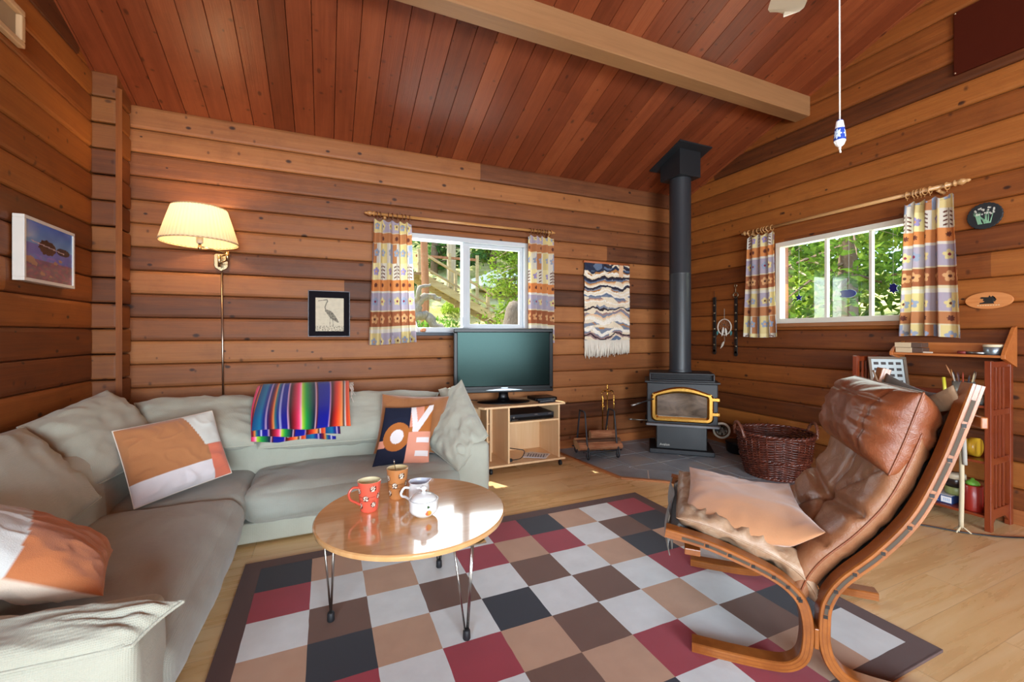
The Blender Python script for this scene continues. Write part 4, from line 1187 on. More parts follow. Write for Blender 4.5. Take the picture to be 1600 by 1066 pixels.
# maker's name on the pedestal
def text(name, body, size, loc, rot, m, parent, ext=.0006, bold=False):
    cu = bpy.data.curves.new(name, 'FONT'); cu.body = body; cu.size = size; cu.extrude = ext; cu.align_x = 'CENTER'
    tmp = bpy.data.objects.new('tmp', cu); col.objects.link(tmp)
    bpy.context.view_layer.update()
    me = bpy.data.meshes.new_from_object(tmp.evaluated_get(bpy.context.evaluated_depsgraph_get()))
    bpy.data.objects.remove(tmp)
    me.materials.clear(); me.materials.append(m)
    o = bpy.data.objects.new(name, me); col.objects.link(o); o.parent = parent; o.location = loc; o.rotation_euler = rot
    return o
text('nameplate', 'Avalon', .034, (-.155, .033, .075), (R(90), 0, 0), M('#c7c3b8', .4, name='pale_letters'), st)

pipe = empty('stove_pipe', (3.372, 3.366, .812), 'tall dark grey stove pipe rising from the wood stove to the sloping ceiling', 'stove pipe')
pm = M('#2b2f34', .42, name='pipe_grey', bump=.1, bs=200)
MB().lathe([(.112, 0), (.112, .02), (.106, .022), (.106, 1.0), (.108, 1.003), (.108, 1.012), (.106, 1.015), (.106, 2.1)], (0, 0, 0), 48).build('pipe', pm, pipe, smooth=True)
sharp(bpy.data.objects['pipe'])
boxm = M('#1c2024', .5, name='box_black')
mb = MB()
h_ = .138; zb_ = 2.795-.812
cz = lambda y: ceil_z(3.366+y)-.812
mb.add([(-h_, -h_, zb_), (h_, -h_, zb_), (h_, h_, zb_), (-h_, h_, zb_), (-h_, -h_, cz(-h_)), (h_, -h_, cz(-h_)), (h_, h_, cz(h_)+.0), (-h_, h_, cz(h_))],
       [(0,3,2,1),(0,1,5,4),(1,2,6,5),(2,3,7,6),(3,0,4,7)])
mb.build('ceiling_box', boxm, pipe, bevel=.003)
mb = MB(); g_ = .215
mb.add([(a*g_, b*g_, cz(b*g_)-c) for c in (.012, -.002) for (a, b) in ((-1, -1), (1, -1), (1, 1), (-1, 1))], [(0,3,2,1),(4,5,6,7),(0,1,5,4),(1,2,6,5),(2,3,7,6),(3,0,4,7)])
mb.build('ceiling_flange', boxm, pipe, bevel=.002)

# ------------------------------------------------------------------ log rack, firewood, fire irons
rackm = M('#2a2c31', .5, name='wrought_iron')
rk = empty('log_rack', (2.43, 3.50, .0105), 'wrought iron log rack with two tall looped ends on the slate hearth', 'log rack', R(-8))
for sx in (-.155, .155):
    mb = MB()
    mb.tube(spline([(sx-.01, -.145, .045), (sx+.0, -.12, .12), (sx+.005, -.06, .43)], 4)+spline([(sx, -.05, .445), (sx, .05, .445)], 2)+spline([(sx+.005, .06, .43), (sx, .12, .12), (sx-.01, .145, .045)], 4), .0085, 8)
    for sy in (-1, 1):
        mb.tube(spline([(sx, sy*.115, .14), (sx, sy*.16, .09), (sx, sy*.165, .03), (sx, sy*.13, .012), (sx, sy*.115, .04), (sx, sy*.135, .05)], 4), .008, 8)
    mb.build('end_loop', rackm, rk, smooth=True)
mb = MB()
for sy in (-.13, -.05, .05, .13): mb.tube([(-.20, sy, .078), (.20, sy, .078)], .008, 8)
mb.build('grate_bars', rackm, rk, smooth=True)
def log_piece(c, L, r, ang, label, kind, tilt=0, split=False):
    t = NT('firewood_'+kind); v = t.coord(); nn = t.noise(t.mapping(v, (3, 18, 18)), 3, 4, .6)
    cols = {'bark': ('#4d3424', '#6b4a33'), 'split': ('#8a5232', '#b5805a'), 'pale': ('#a06c44', '#c09166')}[kind]
    t.bsdf(t.ramp(nn, [(.3, cols[0]), (.7, cols[1])]), .9, 0, t.bump(nn, .8, .01)); 
    mb = MB(); n = 18; m_ = 14
    prof = [(1 if not split else (.62 if 2 < k < 8 else 1))*(1+.10*noise.noise(Vector((k*.9, r*50, L*9)))) for k in range(n)]
    def fn(a, b):
        k = int(a*n) % n; rr = r*prof[k]*(1+.06*noise.noise(Vector((b*5, k*.7, L))))
        return ((b-.5)*L, rr*math.cos(a*2*PI), rr*math.sin(a*2*PI))
    mb.grid(fn, n, m_)
    for b in (0, 1): mb.add([((b-.5)*L, r*prof[k]*.98*math.cos(k/n*2*PI), r*prof[k]*.98*math.sin(k/n*2*PI)) for k in range(n)], [tuple(range(n))], 1)
    o = mb.build('firewood_log', [t.m, M('#c49a6c', .9, name='end_grain', bump=.4, bs=120)], None, smooth=True); sharp(o, 40)
    o.location = c; o.rotation_euler = (R(20), R(tilt), ang)
    tag(o, label, 'firewood', 'firewood on the log rack')
log_piece((2.40, 3.395, .135), .44, .036, R(-10), 'reddish split log lying nearest the room on the rack', 'split', 1, True)
log_piece((2.43, 3.475, .138), .46, .042, R(-7), 'brown bark-covered log in the middle of the rack', 'bark')
log_piece((2.45, 3.565, .137), .42, .040, R(-9), 'paler split log lying nearest the wall on the rack', 'pale', 0, True)
log_piece((2.50, 3.50, .215), .26, .040, R(-14), 'short rounded log lying on top of the others on the rack', 'split')

fi = empty('fire_tool_stand', (2.66, 3.64, .0105), 'slim brass fireplace tool stand behind the log rack', 'tool stand', R(10))
MB().lathe([(.001, 0), (.085, 0), (.085, .006), (.03, .014), (.012, .03), (.001, .03)], (0, 0, 0), 28).build('base', brass, fi, smooth=True)
MB().lathe([(.006, .02), (.006, .20), (.009, .205), (.006, .21), (.006, .55), (.010, .56), (.007, .575), (.006, .62), (.012, .63), (.004, .645), (.009, .66), (.001, .68)], (0, 0, 0), 14).build('pole', brass, fi, smooth=True)
mb = MB(); mb.tube(spline([(-.085, 0, .585), (-.06, 0, .605), (0, 0, .60), (.06, 0, .605), (.085, 0, .585)], 4), .005, 8); mb.tube(spline([(0, -.07, .585), (0, -.05, .603), (0, 0, .60), (0, .05, .603), (0, .07, .585)], 4), .005, 8); mb.build('hook_arm', brass, fi, smooth=True)
def tool(dx, dy, kind, label):
    c, s_ = math.cos(R(10)), math.sin(R(10)); x, y = 2.66+c*dx-s_*dy, 3.64+s_*dx+c*dy
    e = empty(kind, (x, y, .0), label, 'fire tool', R(10))
    MB().lathe([(.004, .12), (.004, .42), (.008, .43), (.005, .44), (.011, .46), (.011, .475), (.005, .485), (.007, .52), (.003, .55), (.001, .56)], (0, 0, .01), 12).build('handle', brass, e, smooth=True)
    return e
e = tool(-.085, -.02, 'fire_brush', 'brass fire brush hanging at the left of the tool stand'); 
MB().lathe([(.014, .45), (.03, .455), (.014, .462)], (0, 0, .01), 16).build('disc_guard', brass, e, smooth=True)
MB().lathe([(.012, .03), (.022, .035), (.02, .12), (.008, .13)], (0, 0, .01), 14).build('bristles', mblack, e, smooth=True)
e = tool(0, .07, 'hearth_shovel', 'small fire shovel with dark blade hanging behind the tool stand pole')
mb = MB(); mb.grid(lambda a, b: (-.055+.11*a, .012-.02*math.sin(a*PI), .05+.13*b), 8, 6); mb.build('blade', mblack, e, smooth=True, solid=.002)
e = tool(.085, -.01, 'fire_poker', 'brass fire poker hanging at the right of the tool stand')
MB().tube(spline([(0, 0, .13), (0, 0, .07), (.02, -.01, .05), (.05, -.02, .055)], 4), .0045, 8).build('hook_tip', brass, e, smooth=True)

# ------------------------------------------------------------------ basket and iron pot
wk = NT('dark_wicker'); v = wk.coord(); nn = wk.noise(v, 30, 3)
wk.bsdf(wk.ramp(nn, [(.3, '#3a170f'), (.6, '#5e2a1b'), (.8, '#7c4430')]), .38, 0, wk.bump(nn, .3, .004), .5, coat=.15)
wk2 = M('#6b3d2b', .4, name='wicker_handle', coat=.2)
bk = emptyw('wicker_basket', (3.50, 2.44, .011), 'large dark brown wicker log basket with two ear handles on the hearth edge', 'basket')
bc = Vector((3.50, 2.44, .011)); nst = 30
def br(z): return .205+.085*(z/.36)**.75+.006*math.sin(z*12)
for q, (z0_, z1_) in enumerate(((.012, .155), (.155, .345))):
    mb = MB(); rows = int((z1_-z0_)/.0095)
    for r_ in range(rows):
        z = z0_+(z1_-z0_)*(r_+.5)/rows; pts = []
        for k in range(nst*3):
            a = 2*PI*k/(nst*3); w_ = math.cos(a*nst/2+PI*(r_ % 2))*.0065
            rr = br(z)+w_
            pts.append((bc.x+rr*math.cos(a), bc.y+rr*math.sin(a), bc.z+z+.0012*math.sin(a*5+r_)))
        mb.tube(pts, .0054, 5, closed=True)
    mb.build('woven_side', wk.m, bk, smooth=True)
mb = MB()
for k in range(nst):
    a = 2*PI*k/nst+PI/nst*0
    mb.tube([(bc.x+br(z)*math.cos(a), bc.y+br(z)*math.sin(a), bc.z+z) for z in (.0, .08, .16, .24, .36)], .005, 5)
mb.build('stakes', wk.m, bk, smooth=True)
for (z, r_, tw) in ((.358, .009, 1), (.155, .007, 2), (.010, .009, 1)):
    mb = MB()
    for ph in (0, PI):
        mb.tube([(bc.x+(br(z)+.008*math.cos(a*22+ph))*math.cos(a), bc.y+(br(z)+.008*math.cos(a*22+ph))*math.sin(a), bc.z+z+.007*math.sin(a*22+ph)) for a in [2*PI*k/180 for k in range(180)]], r_, 6, closed=True)
    mb.build('braided_band', wk.m, bk, smooth=True)
MB().lathe([(.001, .008), (.21, .008)], (bc.x, bc.y, bc.z), 32).build('basket_floor', wk.m, bk)
for ang in (R(153), R(-33)):
    mb = MB(); dirv = Vector((math.cos(ang), math.sin(ang), 0)); tg = Vector((-dirv.y, dirv.x, 0))
    base = bc+dirv*(br(.35)+.005)
    arc = [base+tg*(.085*math.cos(t))+Vector((0, 0, .325+.115*math.sin(t)))+dirv*(.02*math.sin(t)) for t in [PI*k/40 for k in range(41)]]
    for ph in (0, 2*PI/3, 4*PI/3):
        mb.tube([p+dirv*(.007*math.cos(i*.9+ph))+Vector((0, 0, .007*math.sin(i*.9+ph))) for i, p in enumerate(arc)], .0065, 6)
    mb.build('handle', wk2, bk, smooth=True)
pot = empty('iron_pot', (3.79, 3.02, .0105), 'black cast iron pot on the hearth behind the wicker basket', 'pot')
MB().lathe([(.001, 0), (.085, 0), (.105, .02), (.112, .10), (.116, .105), (.108, .108), (.104, .10), (.09, .02), (.001, .012)], (0, 0, 0), 32).build('body', M('#141416', .45, name='cast_iron'), pot, smooth=True)
MB().lathe([(.114, .108), (.112, .114), (.06, .128), (.02, .132), (.014, .145), (.02, .152), (.001, .155)], (0, 0, 0), 32).build('lid', M('#17171a', .45, name='cast_iron_lid'), pot, smooth=True)

# ================================================================== things on the back wall
# swing-arm lamp
lamp = emptyw('wall_lamp', (-.72, 3.86, 1.73), 'brass swing-arm wall lamp with lit pleated cream shade on the back wall', 'lamp')
sc_ = Vector((-.80, 3.60, 0))
mb = MB(); mb.prism([(-.045, .065), (.045, .065), (.062, .05), (.062, -.03), (.05, -.05), (.0, -.075), (-.05, -.05), (-.062, -.03), (-.062, .05)], 0, .014, f=lambda a, b, h: (-.722+a*.75, 3.862-h, 1.745+b*.95))
mb.build('wall_plate', M('#b9a987', .25, 1, name='satin_nickel'), lamp, bevel=.004)
nick = M('#c9b48c', .22, 1, name='antique_brass')
mb = MB(); mb.tube([(-.722, 3.85, 1.745), (-.722, 3.79, 1.745)], .008, 10); mb.lathe([(.010, 1.70), (.010, 1.785), (.006, 1.79)], (-.722, 3.79, 0), 14)
mb.tube([(-.722, 3.79, 1.77), (-.655, 3.70, 1.785)], .0055, 8); mb.tube([(-.722, 3.79, 1.725), (-.655, 3.70, 1.74)], .0055, 8)
mb.lathe([(.010, 1.73), (.010, 1.805)], (-.655, 3.70, 0), 14); mb.tube([(-.655, 3.70, 1.79), (-.80, 3.60, 1.81)], .0055, 8)
mb.lathe([(.010, 1.785), (.012, 1.80), (.008, 1.83)], (-.80, 3.60, 0), 14); mb.build('swing_arm', nick, lamp, smooth=True)
MB().lathe([(.016, 1.83), (.020, 1.835), (.020, 1.88), (.016, 1.89)], (-.80, 3.60, 0), 20).build('socket', M('#e8e0cd', .5, name='ivory'), lamp, smooth=True)
bulb = NT('bulb_glow'); bulb.bsdf('#fff2d8', .3, 0, None, .5, emis='#ffd9a0', est=12)
MB().ball((-.80, 3.60, 1.935), .030, 12, sq=(1, 1, 1.25)).build('bulb', bulb.m, lamp, smooth=True)
sh = NT('pleated_shade'); v = sh.coord()
d1 = sh.n('ShaderNodeBsdfDiffuse'); d1.inputs[0].default_value = lin('#f1e2c4')+(1,)
tl = sh.n('ShaderNodeBsdfTranslucent'); tl.inputs[0].default_value = lin('#f6e3bd')+(1,)
mx = sh.n('ShaderNodeMixShader'); mx.inputs[0].default_value = .30
sh.l(d1.outputs[0], mx.inputs[1]); sh.l(tl.outputs[0], mx.inputs[2]); sh.l(mx.outputs[0], sh.out.inputs[0])
def shf(a, b):
    r = .228+(.160-.228)*b
    r += .0038*abs(math.sin(a*PI*54))**.7
    return (sc_.x+r*math.cos(a*2*PI), sc_.y+r*math.sin(a*2*PI), 1.835+.235*b+.004*math.sin(b*PI))
shd = MB().grid(shf, 480, 6).build('shade', sh.m, lamp, smooth=True)
mb = MB()
for z, r in ((1.835, .2285), (2.07, .1605)): mb.lathe([(r-.002, z-.004), (r+.002, z-.004), (r+.002, z+.006), (r-.002, z+.006)], (sc_.x, sc_.y, 0), 64, cap=False)
mb.build('shade_trim', M('#d8b98c', .7, name='trim_tape'), shd, smooth=True)
mb = MB(); mb.tube([(sc_.x-.16, sc_.y, 2.06), (sc_.x+.16, sc_.y, 2.06)], .002, 6); mb.tube([(sc_.x, sc_.y-.16, 2.06), (sc_.x, sc_.y+.16, 2.06)], .002, 6); mb.tube([(sc_.x, sc_.y, 1.97), (sc_.x, sc_.y, 2.075)], .002, 6); mb.build('spider', nick, lamp)
MB().tube([(-.718, 3.855, 1.67), (-.708, 3.855, .50)], .007, 10).build('cord_cover', M('#b8a99a', .3, 1, name='brushed_tube'), lamp, smooth=True)
lp = bpy.data.lights.new('lamp_bulb', 'POINT'); lp.energy = 12; lp.color = (1, .66, .34); lp.shadow_soft_size = .035
lo = bpy.data.objects.new('lamp_bulb', lp); col.objects.link(lo); lo.location = (-.80, 3.60, 1.985)

# heron print
hp = emptyw('framed_print', (.032, 3.855, 1.365), 'small framed grey heron drawing with black mount hanging on the back wall', 'picture')
fx0, fx1, fz0, fz1 = -.127, .191, 1.178, 1.556
idf = lambda x, y, z: (x, y, z)
mb = MB(); fr_box(mb, fx0, fx1, fz0, fz1, .005, 3.845, 3.862, idf); mb.build('frame', M('#56565a', .45, 1, name='silver_frame'), hp, bevel=.001)
bx(MB(), idf, (fx0+.006, 3.853, fz0+.006), (fx1-.006, 3.857, fz1-.006)).build('mount', M('#16141a', .8, name='black_mount', spec=.1), hp)
heron = [(.28, .93), (.40, .945), (.42, .90), (.37, .82), (.33, .72), (.36, .62), (.45, .55), (.56, .48), (.68, .40), (.80, .28)]
def hpf(i, nu=90, nv=120):
    u, v = (i % (nu+1))/nu, (i//(nu+1))/nv
    base = .80+.03*noise.noise(Vector((u*9, v*9, 0)))
    c = [base*1.0, base*.965, base*.86]
    d = min(seg_d((u*.8, v), (a[0]*.8, a[1]), (b[0]*.8, b[1])) for a, b in zip(heron[:6], heron[1:7]))
    dk = 0
    if d < .014: dk = .45
    d = min(seg_d((u*.8, v), (a[0]*.8, a[1]), (b[0]*.8, b[1])) for a, b in zip(heron[5:], heron[6:]))
    w_ = .075*math.exp(-((u-.56)/.17)**2)+.012
    if d < w_: dk = .30+.25*(noise.noise(Vector((u*40, v*18, 1))) > 0)
    if seg_d((u, v), (.24, .925), (.10, .905)) < .010: dk = .4
    for a in ((.52, .46, .50, .16), (.60, .42, .62, .14)):
        if seg_d((u, v), a[:2], a[2:]) < .008: dk = .45
    if v < .16 and noise.noise(Vector((u*22, v*50, 7))) > .12: dk = max(dk, .35)
    if abs(math.sin(v*34+math.sin(u*5)*1.5)) < .10 and v < .85 and noise.noise(Vector((u*5, v*20, 2))) > 0: dk = max(dk, .12)
    return tuple(x*(1-dk) for x in c)
mb = MB(); mb.grid(lambda a, b: (fx0+.055+(.215)*a, 3.8515, fz0+.045+.275*b), 90, 120)
o = mb.build('drawing', painted('drawing_paper', .7, 0), hp, fixn=False); paint(o, hpf)

# woven wall hanging
wh = emptyw('woven_wall_hanging', (2.81, 3.85, 1.45), 'woven landscape wall hanging in cream, navy and ochre with white fringe near the stove pipe', 'wall hanging')
tx0, tx1, tz0, tz1 = 2.512, 3.102, 1.135, 1.955
nu, nv = 130, 190
def thf(a, b):
    n1 = noise.noise(Vector((a*9, b*16, 3)))
    return (tx0+(tx1-tx0)*a+.008*noise.noise(Vector((0 if a < .5 else 4, b*9, 1)))*(2*abs(a-.5)), 3.838-.012*n1-.004*noise.noise(Vector((a*40, b*60, 1))), tz0+(tz1-tz0)*b)
PAL = {'n': (.13, .16, .25), 'd': (.16, .11, .14), 'c': (.87, .81, .71), 'w': (.90, .87, .82), 'o': (.68, .47, .26), 'g': (.47, .50, .56), 'p': (.58, .46, .45), 's': (.36, .42, .52), 'k': (.85, .70, .56)}
ROWS = 'scpdpgwwggogwwckgpcdgccwkpgswcwogdnwckosndcwonsdnco'
def tcol(i):
    u, v = (i % (nu+1))/nu, (i//(nu+1))/nv
    s = v+.055*noise.noise(Vector((u*3.6, v*4, 9)))+.028*noise.noise(Vector((u*8, v*7, 4)))+.010*noise.noise(Vector((u*20, v*12, 14)))
    k = s*len(ROWS)*.62+1.9*noise.noise(Vector((u*1.7, v*3.2, 30)))
    ch_ = ROWS[int(max(0, min(len(ROWS)-1, k*1.55)))]
    if ch_ in 'gospk' and noise.noise(Vector((u*4, v*14, 50))) > .12: ch_ = 'c'
    if v > .90 and u < .42: ch_ = 'n' if noise.noise(Vector((u*5, v*12, 3))) > -.2 else 's'
    if v > .84 and abs(u-.80) < .05: ch_ = 'k'
    c = PAL[ch_]; f = 1+.12*noise.noise(Vector((u*80, v*120, 0)))
    return tuple(min(1, x*f) for x in c)
o = MB().grid(thf, nu, nv).build('weaving', painted('wool_weave', .95, .8, 260, sheen=.2), wh, smooth=True, solid=.01, fixn=False); paint(o, tcol)
mb = MB(); r2 = random.Random(3)
for k in range(95):
    x = tx0+.003+(tx1-tx0-.006)*k/94; L = .165+.035*noise.noise(Vector((k*.35, 0, 0)))+r2.uniform(-.012, .012)+(-.03*(k/94) if k > 50 else 0)+.01
    mb.tube([(x, 3.838, tz0+.01), (x+r2.uniform(-.004, .004), 3.836-r2.uniform(0, .006), tz0-L*.5), (x+r2.uniform(-.008, .008), 3.838, tz0-L)], [.0038, .0042, .0034], 5)
o = mb.build('fringe', M('#e4ddcf', .9, name='white_wool', bump=.3), wh, smooth=True); tag(o, kind='stuff')
MB().tube([(tx0-.004, 3.845, tz1+.012), (tx1+.004, 3.845, tz1+.012)], .013, 10).build('hanging_rod', M('#b4663c', .5, name='stained_dowel'), wh, smooth=True)

# landscape photograph on the left wall
lpn = emptyw('framed_photograph', (-1.37, 3.09, 1.62), 'framed blue and purple seaside photograph on the left log wall', 'picture')
py0, py1, pz0, pz1 = 2.855, 3.315, 1.462, 1.785
mb = MB(); fr_box(mb, py0, py1, pz0, pz1, .017, -1.384, -1.340, lambda a, b, c: (b, a, c)); mb.build('frame', M('#dcd9d2', .35, name='pale_metal_frame'), lpn, bevel=.002)
def phf(i, nu=110, nv=80):
    u, v = (i % (nu+1))/nu, (i//(nu+1))/nv
    n1 = noise.noise(Vector((u*6, v*6, 0))); 
    if v > .62: c = (.22+.5*(1-v), .42+.45*(1-v), .78)
    elif v > .35: c = (.38, .42, .72)
    else: c = (.46, .36, .46)
    c = [x+.05*n1 for x in c]
    if v < .45: c = [c[0]+.08*(noise.noise(Vector((u*12, v*20, 3))) > .1), c[1]+.04*(noise.noise(Vector((u*9, v*16, 3))) > .1), c[2]-.1*(.45-v)]
    if math.hypot((u-.44)*1.0, (v-.60)*1.35)+.03*noise.noise(Vector((u*20, v*20, 2))) < .18: c = [.22, .14, .12]
    if math.hypot((u-.78)*.8, (v-.60)*1.6) < .12: c = [.20, .16, .17]
    if seg_d((u, v), (.12, .66), (.80, .58)) < .008: c = [.75, .68, .7]
    for (a, b, r) in ((.10, .33, .09), (.18, .28, .06), (.34, .12, .05), (.62, .36, .045), (.72, .42, .04), (.5, .1, .03)):
        if math.hypot(u-a, (v-b)*1.5)+.02*noise.noise(Vector((u*30, v*30, 1))) < r: c = [.66, .52, .42]
    return tuple(max(0, min(1, x)) for x in c)
mb = MB(); mb.grid(lambda a, b: (-1.346, py0+.015+(py1-py0-.03)*a, pz0+.015+(pz1-pz0-.03)*b), 110, 80)
o = mb.build('photo', painted('photo_print', .15, 0, spec=.5), lpn, fixn=False); paint(o, phf)
vt = emptyw('wall_vent', (-1.38, 2.74, 2.7), 'beige framed vent recess high on the left log wall', 'vent')
mb = MB(); fr_box(mb, 2.56, 2.90, 2.605, 2.79, .03, -1.385, -1.355, lambda a, b, c: (b, a, c)); mb.build('frame', M('#c9a57c', .6, name='beige_trim'), vt, bevel=.006)
bx(MB(), lambda a, b, c: (b, a, c), (2.58, -1.384, 2.62), (2.88, -1.378, 2.775)).build('panel', M('#a08a6c', .7, name='vent_grey'), vt)

# ------------------------------------------------------------------ curtains
cur_m = painted('printed_curtain', .85, .2, 400, trans=.30)
def flower(u, v, cu, cv, r, n=5):
    dx, dy = u-cu, v-cv; d = math.hypot(dx, dy); a = math.atan2(dy, dx)
    return d/r < (.62+.38*abs(math.cos(a*n/2+cu*9))), d/r
LAV, ORG, RUS, YEL, WHT, BLU, PEA, BRN, CRE = (.70, .66, .72), (.74, .50, .33), (.64, .39, .26), (.88, .81, .57), (.87, .85, .80), (.60, .65, .74), (.86, .66, .46), (.40, .23, .19), (.88, .83, .68)
def cloth_pattern(u, v):
    """u, v in metres of cloth, v downwards"""
    P = .98; w = v % P; cu = math.floor(u/.11); fu = (u/.11-cu)*.11
    cx = .055
    def fl(cy, r, c, cc, n=5, dx=0):
        h, d = flower(fu, w, cx+dx, cy, r, n)
        return (cc if d < .28 else c) if h else None
    if w < .13:
        base = LAV if u % .44 > .16 else YEL
        return fl(.075, .034, YEL if base is LAV else BLU, BRN if base is LAV else PEA) or base
    if w < .225:
        if w < .135 or w > .218: return CRE
        return (fl(.178, .022, BRN, BRN, 7) if cu % 2 else None) or ORG
    if w < .39:
        k = int(u/.055) % 3; base = (YEL, WHT, BLU)[k] if int(u/.165) % 2 else (ORG, WHT, YEL)[k]
        return fl(.30, .036, BLU if base is not BLU else LAV, PEA) or base
    if w < .53:
        if cu % 2:
            if abs(fu-.055) < .003: return BRN
            for q in range(4):
                if abs(w-(.41+.03*q)-abs(fu-.055)*.4) < .006 and .006 < abs(fu-.055) < .032: return BRN
            return WHT
        return fl(.46, .036, (.62, .58, .78), PEA) or (.93, .88, .66)
    if w < .625:
        return fl(.575, .020, BRN, BRN, 7) or (.85, .56, .33)
    if w < .645: return WHT
    if w < .79:
        return fl(.715, .038, YEL if cu % 2 else BLU, (.55, .2, .3)) or LAV
    if w < .80: return CRE
    if w < .93: return fl(.865, .040, PEA, BRN, 5) or RUS
    return WHT if w > .95 else CRE
def curtain(name, at, w_top, w_bot, zt, zb, folds, label, off, seed, amp=.022, shear=0, group=None):
    """at(a, d): room point for position a along the wall and d out from it (a=0..1)"""
    e = emptyw(name, at(.5, .03, (zt+zb)/2, 1), label, 'curtain', group)
    nu, nv = 260, 200
    cloth_w = max(w_top, w_bot)*1.7
    def fn(a, b):
        ph = a*folds*2*PI+1.1*math.sin(a*5+seed)
        gather = 1-.35*b
        d = amp*(math.cos(ph)*(.75+.3*b)+.35*math.sin(ph*.5+b*2+seed))
        # pinch pleats near the header
        if b < .10: d *= .55+4.5*b
        z = zt+(zb-zt)*b + .006*math.sin(ph)*(b < .03)-.012*b*math.sin(a*3+seed)+(-.02 if (b < .04) else 0)*(1-b/.04)*(.5+.5*math.cos(ph))
        x = .5+(a-.5)*(1+ (w_bot/w_top-1)*b**1.2)+shear*b + .006*math.sin(ph*1.0+1.5)/w_top*.6
        return at(x, .045+d, z, w_top)
    o = MB().grid(fn, nu, nv).build('cloth', cur_m, e, smooth=True, fixn=False)
    H_ = zt-zb
    paint(o, lambda i: cloth_pattern((i % (nu+1))/nu*cloth_w+seed, (i//(nu+1))/nv*H_+off))
    # pleat heading loops
    return e
def atB(x0):  return lambda a, d, z, w: (x0+a*w, YB-.035-d, z)
def atR(y0):  return lambda a, d, z, w: (XR-.035-d, y0+a*w, z)
GRP = 'floral printed curtains'
curtain('curtain', atB(.375), .315, .395, 2.178, 1.118, 5, 'patterned curtain left of the back window, above the lettered pillow', .02, 1.3)
curtain('curtain', atB(1.825), .285, .285, 2.178, 1.118, 4, 'patterned curtain right of the back window, partly behind the television', .05, 4.1)
curtain('curtain', atR(2.725), .29, .36, 2.185, 1.176, 4, 'narrow patterned curtain left of the right-hand window, next to the studded straps', .40, 6.2, amp=.018)
curtain('curtain', atR(1.455), .275, .345, 2.165, 1.176, 4, 'wide patterned curtain right of the right-hand window, above the bookcase', .30, 2.7, amp=.03)
rodw = wood('rod_wood', '#b07a42', '#c4905a', 'x', 1, .3, coat=.3); ringd = M('#6d3f20', .35, name='dark_ring', coat=.2); ringl = M('#b98a56', .35, name='pale_ring', coat=.2)
def rod(label, at, L0, L1, z, ra, ring_m, rings, brk):
    e = emptyw('curtain_rod', at((L0+L1)/2, .06, z), label, 'curtain rod')
    V = lambda a, d, q: Vector(at(a, d, q))
    MB().tube([V(L0+.09, .075, z), V(L1-.09, .075, z)], ra, 14).build('pole', rodw, e, smooth=True)
    for s, a0 in ((-1, L0+.09), (1, L1-.09)):
        prof = [(0, ra*.9), (.006, ra*1.5), (.014, ra*1.6), (.02, ra*.9), (.028, ra*1.1), (.045, ra*1.7), (.060, ra*1.2), (.068, ra*.8), (.075, ra*.9), (.085, ra*.5), (.09, .001)]
        MB().tube([V(a0+s*p, .075, z) for p, r in prof], [r for p, r in prof], 14).build('finial', rodw, e, smooth=True)
    for a in brk:
        mb = MB(); mb.tube([V(a, .0, z-.03), V(a, .04, z-.025), V(a, .07, z-.018)], [.016, .010, .013], 10); mb.build('bracket', rodw, e, smooth=True)
    ro = []
    for a in rings:
        c = V(a, .075, z-.006); nrm = (V(1, 0, 0)-V(0, 0, 0)).normalized(); d_ = (V(0, 1, 0)-V(0, 0, 0)).normalized()
        tl_ = rnd.uniform(-.35, .35)
        u_ = (d_*math.cos(tl_)+nrm*math.sin(tl_))
        pts = [c+u_*(.024*math.cos(t))+Vector((0, 0, .024*math.sin(t))) for t in [2*PI*k/24 for k in range(24)]]
        mb = MB(); mb.tube(pts, .0042, 8, closed=True); mb.tube([c+Vector((0, 0, -.026)), c+Vector((0, 0, -.040))], .002, 6)
        mb.build('ring', ring_m, e, smooth=True)
    return e
rod('turned wooden curtain rod with dark rings above the back window', lambda a, d, z: (a, YB-d, z), .30, 2.135, 2.222, .013, ringd,
    [.40, .43, .50, .53, .57, .61, .64, .68, 1.85, 1.89, 1.93, 1.96, 1.99, 2.02, 2.05, 2.075], (.47, 2.08))
rodw = wood('rod_wood_pale', '#b98a56', '#cba06c', 'y', 1, .35, coat=.2)
rod('turned wooden curtain rod with pale rings above the right-hand window', lambda a, d, z: (XR-d, a, z), 1.38, 3.09, 2.225, .014, ringl,
    [1.50, 1.59, 1.62, 1.64, 1.66, 1.68, 1.72, 2.76, 2.80, 2.83, 2.86, 2.90, 2.95, 3.0], (1.55, 2.98))

# ------------------------------------------------------------------ things on the right wall
def oval(name, yc, zc, ry, rz, m, label, thick=.014, scal=0):
    e = emptyw(name, (XR-.01, yc, zc), label, 'plaque')
    P = [((ry+scal*math.cos(t*24))*math.cos(t), (rz+scal*math.cos(t*24))*math.sin(t)) for t in [2*PI*k/96 for k in range(96)]]
    MB().prism(P, .003, thick+.003, f=lambda a, b, h: (XR-h, yc+a, zc+b)).build('board', m, e, bevel=.003)
    return e
e = oval('painted_plaque', 1.338, 1.98, .085, .086, M('#22282c', .45, name='slate_black'), 'round dark plaque painted with white flowers on the right wall', .012, .0015)
mb = MB(); lf = MB(); r3 = random.Random(5)
for k in range(26):
    a = r3.uniform(-.045, .045); b = r3.uniform(.0, .055)*(1-abs(a)*6); x = XR-.0165
    for q in range(5):
        t = q*2*PI/5+a*50; mb.add([(x, 1.338+a+.0065*math.cos(t+s_)*w, 1.985+b+.0065*math.sin(t+s_)*w) for s_, w in ((-.5, .5), (0, 1), (.5, .5), (0, .1))], [(0, 1, 2, 3)])
